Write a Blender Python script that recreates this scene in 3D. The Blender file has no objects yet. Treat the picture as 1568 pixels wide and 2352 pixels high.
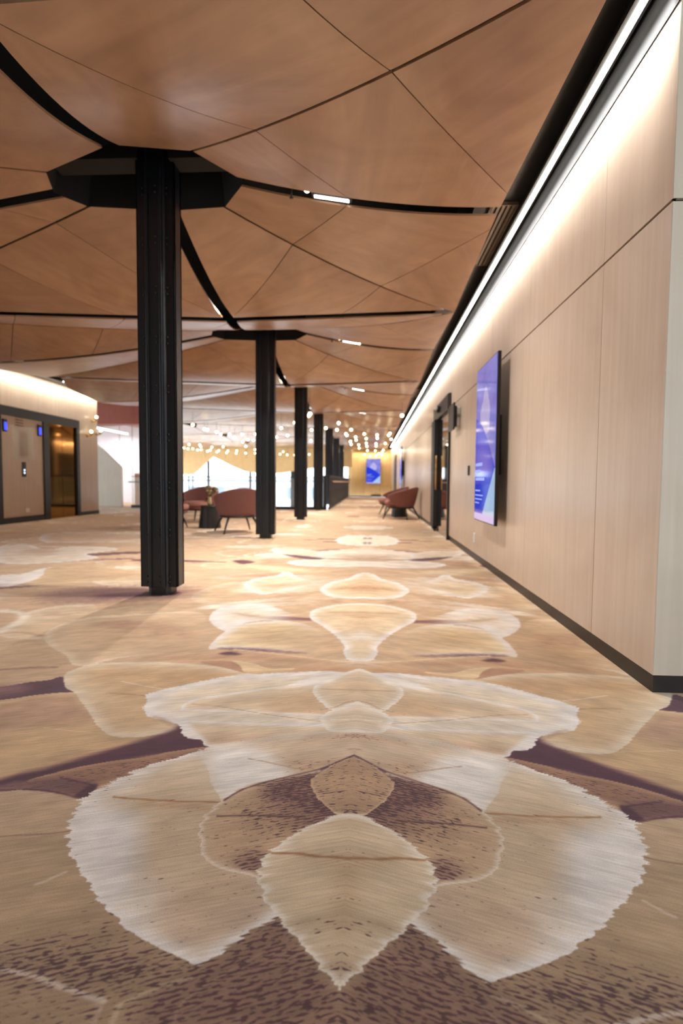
import bpy, bmesh, math, random
import numpy as np
from mathutils import Vector, Matrix
random.seed(7)
sc = bpy.context.scene
COL = sc.collection
# ------------------------------------------------------------------ camera, world, exposure
cam_d = bpy.data.cameras.new('camera'); cam = bpy.data.objects.new('camera', cam_d); COL.objects.link(cam)
cam_d.sensor_fit = 'VERTICAL'; cam_d.sensor_height = 36.0; cam_d.sensor_width = 24.0
cam_d.lens = 36.0*1220/2352; cam_d.clip_start = 0.05; cam_d.clip_end = 300
cam.matrix_world = Matrix(((0.998423, -0.011124, 0.055021, 0), (0.055563, 0.05638, -0.996862, 0),
                           (0.007987, 0.998347, 0.056909, 0.88), (0, 0, 0, 1)))
cam_d.dof.use_dof = True; cam_d.dof.focus_distance = 1.75; cam_d.dof.aperture_fstop = 2.2; cam_d.dof.aperture_blades = 0
sc.camera = cam
world = bpy.data.worlds.new('daylight'); sc.world = world; world.use_nodes = True
WORLD_S = 3.8
bg = world.node_tree.nodes['Background']; bg.inputs[0].default_value = (0.86, 0.93, 1.0, 1); bg.inputs[1].default_value = WORLD_S
sc.view_settings.view_transform = 'Standard'; sc.view_settings.look = 'None'
sc.view_settings.gamma = 1; sc.view_settings.use_curve_mapping = False
sc.view_settings.exposure = 0.12
sc.cycles.max_bounces = 7; sc.cycles.diffuse_bounces = 4; sc.cycles.glossy_bounces = 3
sc.cycles.transmission_bounces = 4; sc.cycles.transparent_max_bounces = 8
sc.cycles.use_denoising = True; sc.cycles.sample_clamp_indirect = 6
sc.cycles.caustics_reflective = False; sc.cycles.caustics_refractive = False
SLOT_W = 54.0
STRIP_E = 30.0      # wall-wash LED strip
def area_lamp(name, loc, sx, sy, power, rot, col=(1, .93, .84)):
    l = bpy.data.lights.new(name, 'AREA'); l.shape = 'RECTANGLE'; l.size = sx; l.size_y = sy; l.energy = power; l.color = col
    o = bpy.data.objects.new(name, l); COL.objects.link(o); o.location = loc; o.rotation_euler = rot
    return o
# the wall-wash channel along the right wall: real linear lamps at the fixture, aimed down the wall
wl = area_lamp('wall_wash_light', (1.128, 16.9, 2.918), .03, 29.2, 290, (0, math.radians(-19), 0), (1, .975, .95)); wl.data.spread = math.radians(44)
lw = area_lamp('lift_wall_wash_light', (-6.93, 10.6, 2.97), .05, 6.0, 48, (0, math.radians(25), 0), (1, .93, .82))
ew = area_lamp('end_wall_wash_light', (-.05, 31.2, 2.72), 2.2, .08, 40, (math.radians(-15), 0, 0), (1, .9, .7))

# ------------------------------------------------------------------ helpers
def lin(c):
    return tuple((x/255/12.92 if x/255 <= .04045 else ((x/255+.055)/1.055)**2.4) for x in c)
def principled(name):
    m = bpy.data.materials.new(name); m.use_nodes = True
    return m, m.node_tree, m.node_tree.nodes['Principled BSDF']
def mat(name, rgb, rough=.5, metal=0., emit=0., ergb=None, alpha=1., trans=0., bump=0., bscale=200, spec=.5, var=.0, vscale=8, coat=0):
    m, nt, b = principled(name)
    c = lin(rgb); N = nt.nodes; Lk = nt.links
    b.inputs['Base Color'].default_value = (*c, 1); b.inputs['Roughness'].default_value = rough
    b.inputs['Metallic'].default_value = metal; b.inputs['Specular IOR Level'].default_value = spec
    b.inputs['Coat Weight'].default_value = coat
    if emit: b.inputs['Emission Color'].default_value = (*lin(ergb or rgb), 1); b.inputs['Emission Strength'].default_value = emit
    if trans: b.inputs['Transmission Weight'].default_value = trans
    b.inputs['Alpha'].default_value = alpha
    tc = N.new('ShaderNodeTexCoord')
    n = N.new('ShaderNodeTexNoise'); n.inputs['Scale'].default_value = vscale; Lk.new(tc.outputs['Object'], n.inputs['Vector'])
    v = var if var else .06
    mp = N.new('ShaderNodeMapRange'); mp.inputs[3].default_value = 1-v; mp.inputs[4].default_value = 1+v; Lk.new(n.outputs[0], mp.inputs[0])
    mx = N.new('ShaderNodeMix'); mx.data_type = 'RGBA'; mx.blend_type = 'MULTIPLY'; mx.inputs[0].default_value = 1
    mx.inputs[6].default_value = (*c, 1); Lk.new(mp.outputs[0], mx.inputs[7]); Lk.new(mx.outputs[2], b.inputs['Base Color'])
    if bump:
        n2 = N.new('ShaderNodeTexNoise'); n2.inputs['Scale'].default_value = bscale; Lk.new(tc.outputs['Object'], n2.inputs['Vector'])
        bp = N.new('ShaderNodeBump'); bp.inputs['Strength'].default_value = bump; bp.inputs['Distance'].default_value = .002
        Lk.new(n2.outputs[0], bp.inputs['Height']); Lk.new(bp.outputs[0], b.inputs['Normal'])
    return m
def wood(name, c1, c2, rough=.4, axis='Z', stretch=14, scale=1.4, blotch=.5, randrot=False, spec=.5):
    """plywood veneer: broad figure stretched along the grain plus soft blotches, tone shifting sheet by sheet"""
    m, nt, b = principled(name); N = nt.nodes; Lk = nt.links
    tc = N.new('ShaderNodeTexCoord'); oi = N.new('ShaderNodeObjectInfo')
    mp = N.new('ShaderNodeMapping'); s = [stretch]*3; s['XYZ'.index(axis)] = .55
    mp.inputs['Scale'].default_value = s
    add = N.new('ShaderNodeVectorMath'); add.operation = 'ADD'
    cmb = N.new('ShaderNodeCombineXYZ'); ml = N.new('ShaderNodeMath'); ml.operation = 'MULTIPLY'; ml.inputs[1].default_value = 37
    Lk.new(oi.outputs['Random'], ml.inputs[0]); Lk.new(ml.outputs[0], cmb.inputs[0]); Lk.new(ml.outputs[0], cmb.inputs[1]); Lk.new(ml.outputs[0], cmb.inputs[2])
    src = tc.outputs['Object']
    if randrot:
        rt = N.new('ShaderNodeVectorRotate'); rt.rotation_type = 'Z_AXIS'; m2 = N.new('ShaderNodeMath'); m2.operation = 'MULTIPLY'; m2.inputs[1].default_value = 6.0
        Lk.new(oi.outputs['Random'], m2.inputs[0]); Lk.new(m2.outputs[0], rt.inputs['Angle']); Lk.new(src, rt.inputs['Vector']); src = rt.outputs[0]
    Lk.new(src, add.inputs[0]); Lk.new(cmb.outputs[0], add.inputs[1]); Lk.new(add.outputs[0], mp.inputs['Vector'])
    n1 = N.new('ShaderNodeTexNoise'); n1.inputs['Scale'].default_value = scale; n1.inputs['Detail'].default_value = 6; n1.inputs['Distortion'].default_value = .6
    Lk.new(mp.outputs[0], n1.inputs['Vector'])
    n2 = N.new('ShaderNodeTexNoise'); n2.inputs['Scale'].default_value = 1.6; n2.inputs['Detail'].default_value = 4; n2.inputs['Distortion'].default_value = 1.5
    Lk.new(add.outputs[0], n2.inputs['Vector'])
    av = N.new('ShaderNodeMix'); av.inputs[0].default_value = blotch; Lk.new(n1.outputs[0], av.inputs[2]); Lk.new(n2.outputs[0], av.inputs[3])
    cr = N.new('ShaderNodeValToRGB'); e = cr.color_ramp.elements
    e[0].position = .32; e[0].color = (*lin(c1), 1); e[1].position = .68; e[1].color = (*lin(c2), 1)
    Lk.new(av.outputs[0], cr.inputs[0])
    rr = N.new('ShaderNodeMapRange'); rr.inputs[3].default_value = .965; rr.inputs[4].default_value = 1.035; Lk.new(oi.outputs['Random'], rr.inputs[0])
    mx = N.new('ShaderNodeMix'); mx.data_type = 'RGBA'; mx.blend_type = 'MULTIPLY'; mx.inputs[0].default_value = 1
    Lk.new(cr.outputs[0], mx.inputs[6]); Lk.new(rr.outputs[0], mx.inputs[7]); Lk.new(mx.outputs[2], b.inputs['Base Color'])
    b.inputs['Roughness'].default_value = rough; b.inputs['Specular IOR Level'].default_value = spec
    return m
def link(name, me, m=None, parent=None, smooth=False):
    o = bpy.data.objects.new(name, me); COL.objects.link(o)
    if m is not None: me.materials.append(m)
    if parent is not None: o.parent = parent
    if smooth: me.shade_smooth()
    return o
def pydata(name, v, f, m=None, parent=None, smooth=False):
    me = bpy.data.meshes.new(name); me.from_pydata(v, [], f); me.update()
    return link(name, me, m, parent, smooth)
BF = [(0, 3, 2, 1), (4, 5, 6, 7), (0, 1, 5, 4), (1, 2, 6, 5), (2, 3, 7, 6), (3, 0, 4, 7)]
def boxes(name, bl, m=None, parent=None, bev=0.):
    """one mesh of axis-aligned boxes (x0,x1,y0,y1,z0,z1)"""
    v = []; f = []
    for (x0, x1, y0, y1, z0, z1) in bl:
        k = len(v); v += [(x0, y0, z0), (x1, y0, z0), (x1, y1, z0), (x0, y1, z0), (x0, y0, z1), (x1, y0, z1), (x1, y1, z1), (x0, y1, z1)]
        f += [tuple(k+i for i in q) for q in BF]
    o = pydata(name, v, f, m, parent)
    if bev:
        md = o.modifiers.new('bevel', 'BEVEL'); md.width = bev; md.segments = 2; md.limit_method = 'ANGLE'
    return o
def box(name, x0, x1, y0, y1, z0, z1, m=None, parent=None, bev=0.): return boxes(name, [(x0, x1, y0, y1, z0, z1)], m, parent, bev)
def prism(name, poly, axis, a, b_, m=None, parent=None):
    """extrude a 2-D polygon along axis ('Y': poly is x,z; 'X': poly is y,z; 'Z': poly is x,y)"""
    def p(q, t): return {'Y': (q[0], t, q[1]), 'X': (t, q[0], q[1]), 'Z': (q[0], q[1], t)}[axis]
    n = len(poly); v = [p(q, a) for q in poly]+[p(q, b_) for q in poly]
    f = [tuple(range(n))[::-1], tuple(range(n, 2*n))]+[(i, (i+1) % n, n+(i+1) % n, n+i) for i in range(n)]
    o = pydata(name, v, f, m, parent)
    bm = bmesh.new(); bm.from_mesh(o.data); bmesh.ops.recalc_face_normals(bm, faces=bm.faces); bm.to_mesh(o.data); bm.free()
    return o
def lathe(name, prof, m=None, parent=None, seg=24, smooth=True, loc=(0, 0, 0)):
    v = []; f = []
    for r, z in prof:
        for k in range(seg):
            a = 2*math.pi*k/seg; v.append((loc[0]+r*math.cos(a), loc[1]+r*math.sin(a), loc[2]+z))
    for i in range(len(prof)-1):
        for k in range(seg):
            f.append((i*seg+k, i*seg+(k+1) % seg, (i+1)*seg+(k+1) % seg, (i+1)*seg+k))
    f.append(tuple(range(seg))[::-1]); f.append(tuple(range((len(prof)-1)*seg, len(prof)*seg)))
    return pydata(name, v, f, m, parent, smooth)
def tube(name, pts, rad, m=None, parent=None, seg=8, smooth=True):
    v = []; f = []; n = len(pts)
    rad = rad if isinstance(rad, (list, tuple)) else [rad]*n
    for i, p in enumerate(pts):
        p = Vector(p); d = (Vector(pts[min(i+1, n-1)])-Vector(pts[max(i-1, 0)])).normalized()
        a = d.cross(Vector((0, 0, 1))) if abs(d.z) < .95 else d.cross(Vector((1, 0, 0))); a.normalize(); b2 = d.cross(a)
        for k in range(seg):
            t = 2*math.pi*k/seg; v.append(tuple(p+(a*math.cos(t)+b2*math.sin(t))*rad[i]))
    for i in range(n-1):
        for k in range(seg): f.append((i*seg+k, i*seg+(k+1) % seg, (i+1)*seg+(k+1) % seg, (i+1)*seg+k))
    f.append(tuple(range(seg))[::-1]); f.append(tuple(range((n-1)*seg, n*seg)))
    return pydata(name, v, f, m, parent, smooth)
def ico(name, r, m=None, parent=None, loc=(0, 0, 0), sub=2):
    me = bpy.data.meshes.new(name); bm = bmesh.new(); bmesh.ops.create_icosphere(bm, subdivisions=sub, radius=r)
    bmesh.ops.translate(bm, verts=bm.verts, vec=loc); bm.to_mesh(me); bm.free()
    return link(name, me, m, parent, True)
def empty(name, loc, label, cat, group=None, rz=0.):
    o = bpy.data.objects.new(name, None); COL.objects.link(o); o.empty_display_size = .1
    o.location = loc; o.rotation_euler = (0, 0, rz); return tag(o, label, cat, group)
def tag(o, label, cat, group=None):
    o['label'] = label; o['category'] = cat
    if group: o['group'] = group
    return o
def struct(o): o['kind'] = 'structure'; return o
def copy_tree(o, parent=None):
    c = o.copy(); COL.objects.link(c); c.parent = parent
    for ch in o.children: copy_tree(ch, c)
    return c

# ------------------------------------------------------------------ materials
M_ceil = wood('ceiling_plywood', (144, 107, 80), (178, 141, 110), rough=.33, axis='X', stretch=6, scale=1.3, blotch=.6, randrot=True, spec=.7)
M_wall = wood('wall_plywood', (188, 167, 147), (205, 186, 167), rough=.30, axis='Z', stretch=14, scale=1.6, blotch=.45, spec=.7)
M_pale = wood('pale_plywood', (196, 188, 170), (210, 203, 188), rough=.5, axis='Z', stretch=14, scale=1.6, blotch=.45)
M_warm = wood('honey_plywood', (204, 168, 112), (222, 190, 138), rough=.5, axis='Z', stretch=12, scale=1.6, blotch=.4)
M_terra = wood('terracotta_stained_plywood', (150, 70, 48), (170, 86, 60), rough=.5, axis='Z', stretch=12, scale=1.6)
M_brown = wood('counter_plywood', (168, 120, 88), (186, 138, 102), rough=.45, axis='Z', stretch=12)
M_rail = wood('rail_timber', (190, 150, 124), (206, 168, 142), rough=.4, axis='Y', stretch=30)
M_white = mat('white_painted_board', (226, 224, 232), .6)
M_black = mat('black_paint', (17, 18, 20), .55)
M_void = mat('plenum_black', (9, 9, 10), .85)
M_steel = mat('black_column_steel', (11, 18, 27), .36, .0, bump=.1, bscale=60, spec=.55)
M_soffit = mat('black_soffit', (28, 28, 30), .45)
M_base = mat('baseboard_dark_bronze', (34, 29, 27), .4)
M_dark = mat('dark_anodised_frame', (38, 38, 41), .38, .3)
M_gap = mat('joint_brown', (70, 52, 40), .8)  # dark brown of the panel joints and the wall boxes behind them
M_led = mat('led_diffuser', (255, 250, 240), .5, emit=STRIP_E/3, ergb=(255, 250, 238))
M_led2 = mat('led_diffuser_cool', (255, 255, 255), .5, emit=14, ergb=(246, 250, 255))
M_bulb = mat('frosted_bulb', (255, 246, 224), .4, emit=9, ergb=(255, 236, 190))
M_brass = mat('brass', (196, 158, 98), .28, 1.)
M_bronze = mat('bronze_mirror', (150, 108, 54), .06, 1., var=.02)
M_mirror = mat('smoky_mirror', (200, 196, 192), .03, 1., var=.01)
M_chair = mat('rose_brown_wool', (122, 80, 74), .9, bump=.5, bscale=260, var=.08, vscale=30)
M_chairlt = mat('light_rose_wool', (160, 112, 102), .9, bump=.5, bscale=260, var=.06, vscale=30)
M_chairblk = mat('black_stained_ash', (26, 22, 20), .45)
M_bolt = mat('bolt_steel', (52, 55, 60), .35, .6)
M_grille = mat('grille_bronze_grey', (150, 134, 120), .45, .1)
M_foil = mat('crumpled_foil', (150, 150, 150), .25, .9, bump=1., bscale=50)
M_plastic = mat('white_plastic', (228, 226, 222), .4)
M_bezel = mat('screen_bezel', (14, 14, 16), .3)
M_glass = mat('balustrade_glass', (225, 240, 238), .03, alpha=.12)
M_leaf = mat('dried_olive_leaf', (122, 112, 74), .8)
M_petal = mat('dried_cream_flower', (206, 184, 146), .85)
M_ext = mat('pale_render', (214, 218, 224), .8)
M_extwin = mat('far_window_blue_grey', (120, 140, 162), .2)

def emis(name, build):
    m, nt, b = principled(name); N = nt.nodes; Lk = nt.links
    b.inputs['Base Color'].default_value = (.004, .004, .006, 1); b.inputs['Roughness'].default_value = .08
    tc = N.new('ShaderNodeTexCoord'); sx = N.new('ShaderNodeSeparateXYZ'); Lk.new(tc.outputs['Generated'], sx.inputs[0])
    col, st = build(N, Lk, sx); Lk.new(col, b.inputs['Emission Color']); b.inputs['Emission Strength'].default_value = st
    return m
def node_math(N, Lk, op, a, b_=None, c=None):
    n = N.new('ShaderNodeMath'); n.operation = op
    for i, x in enumerate((a, b_, c)):
        if x is None: continue
        if isinstance(x, (int, float)): n.inputs[i].default_value = x
        else: Lk.new(x, n.inputs[i])
    return n.outputs[0]
def node_mix(N, Lk, f, a, b_):
    n = N.new('ShaderNodeMix'); n.data_type = 'RGBA'
    for i, x in ((0, f), (6, a), (7, b_)):
        if isinstance(x, (int, float)): n.inputs[i].default_value = x
        elif isinstance(x, tuple): n.inputs[i].default_value = (*lin(x), 1)
        else: Lk.new(x, n.inputs[i])
    return n.outputs[2]
def screen_build(uax, flip, st):
    """portrait poster on the display: violet picture field on top, deep blue swoop, pale triangle lower right"""
    def f(N, Lk, sx):
        u_ = sx.outputs[uax]
        if flip: u_ = node_math(N, Lk, 'SUBTRACT', 1., u_)
        v_ = sx.outputs[2]
        nz = N.new('ShaderNodeTexNoise'); nz.inputs['Scale'].default_value = 3.2; nz.inputs['Detail'].default_value = 5
        cb = N.new('ShaderNodeCombineXYZ'); Lk.new(u_, cb.inputs[0]); Lk.new(node_math(N, Lk, 'MULTIPLY', v_, 2.2), cb.inputs[1]); Lk.new(cb.outputs[0], nz.inputs['Vector'])
        pic = node_mix(N, Lk, node_math(N, Lk, 'SMOOTH_MIN', node_math(N, Lk, 'MULTIPLY', nz.outputs[0], 1.2), 1., .1), (66, 68, 168), (128, 130, 204))
        # pale picture subject in the middle top
        du = node_math(N, Lk, 'SUBTRACT', u_, .5); dv = node_math(N, Lk, 'MULTIPLY', node_math(N, Lk, 'SUBTRACT', v_, .68), 1.7)
        d = node_math(N, Lk, 'SQRT', node_math(N, Lk, 'ADD', node_math(N, Lk, 'MULTIPLY', du, du), node_math(N, Lk, 'MULTIPLY', dv, dv)))
        d = node_math(N, Lk, 'ADD', d, node_math(N, Lk, 'MULTIPLY', nz.outputs[0], .35))
        blob = node_math(N, Lk, 'LESS_THAN', d, .42)
        pic = node_mix(N, Lk, node_math(N, Lk, 'MULTIPLY', blob, .45), pic, (206, 196, 216))
        # deep blue swoop: below a curve v < .52 - .35*u^2
        cur = node_math(N, Lk, 'SUBTRACT', .68, node_math(N, Lk, 'MULTIPLY', node_math(N, Lk, 'POWER', u_, 1.6), .34))
        sw = node_math(N, Lk, 'LESS_THAN', v_, cur)
        c = node_mix(N, Lk, sw, pic, (16, 48, 190))
        # pale triangle lower right: u > .38 + .62*(v/.3)
        tr = node_math(N, Lk, 'GREATER_THAN', u_, node_math(N, Lk, 'ADD', .36, node_math(N, Lk, 'MULTIPLY', v_, 1.9)))
        c = node_mix(N, Lk, tr, c, (150, 176, 206))
        ln = node_math(N, Lk, 'LESS_THAN', v_, .045)
        c = node_mix(N, Lk, ln, c, (168, 158, 214))
        return c, st
    return f
M_screenR = emis('display_poster_right', screen_build(0, False, .95))
M_screenE = emis('display_poster_end', screen_build(0, False, 1.25))
M_text = mat('poster_lettering', (150, 170, 230), .6, emit=.55, ergb=(150, 172, 236))
M_bluelcd = mat('blue_lift_indicator', (40, 60, 240), .4, emit=2.2, ergb=(48, 66, 255))
M_glow = mat('call_button_glow', (230, 240, 255), .4, emit=2, ergb=(220, 235, 255))

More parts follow.
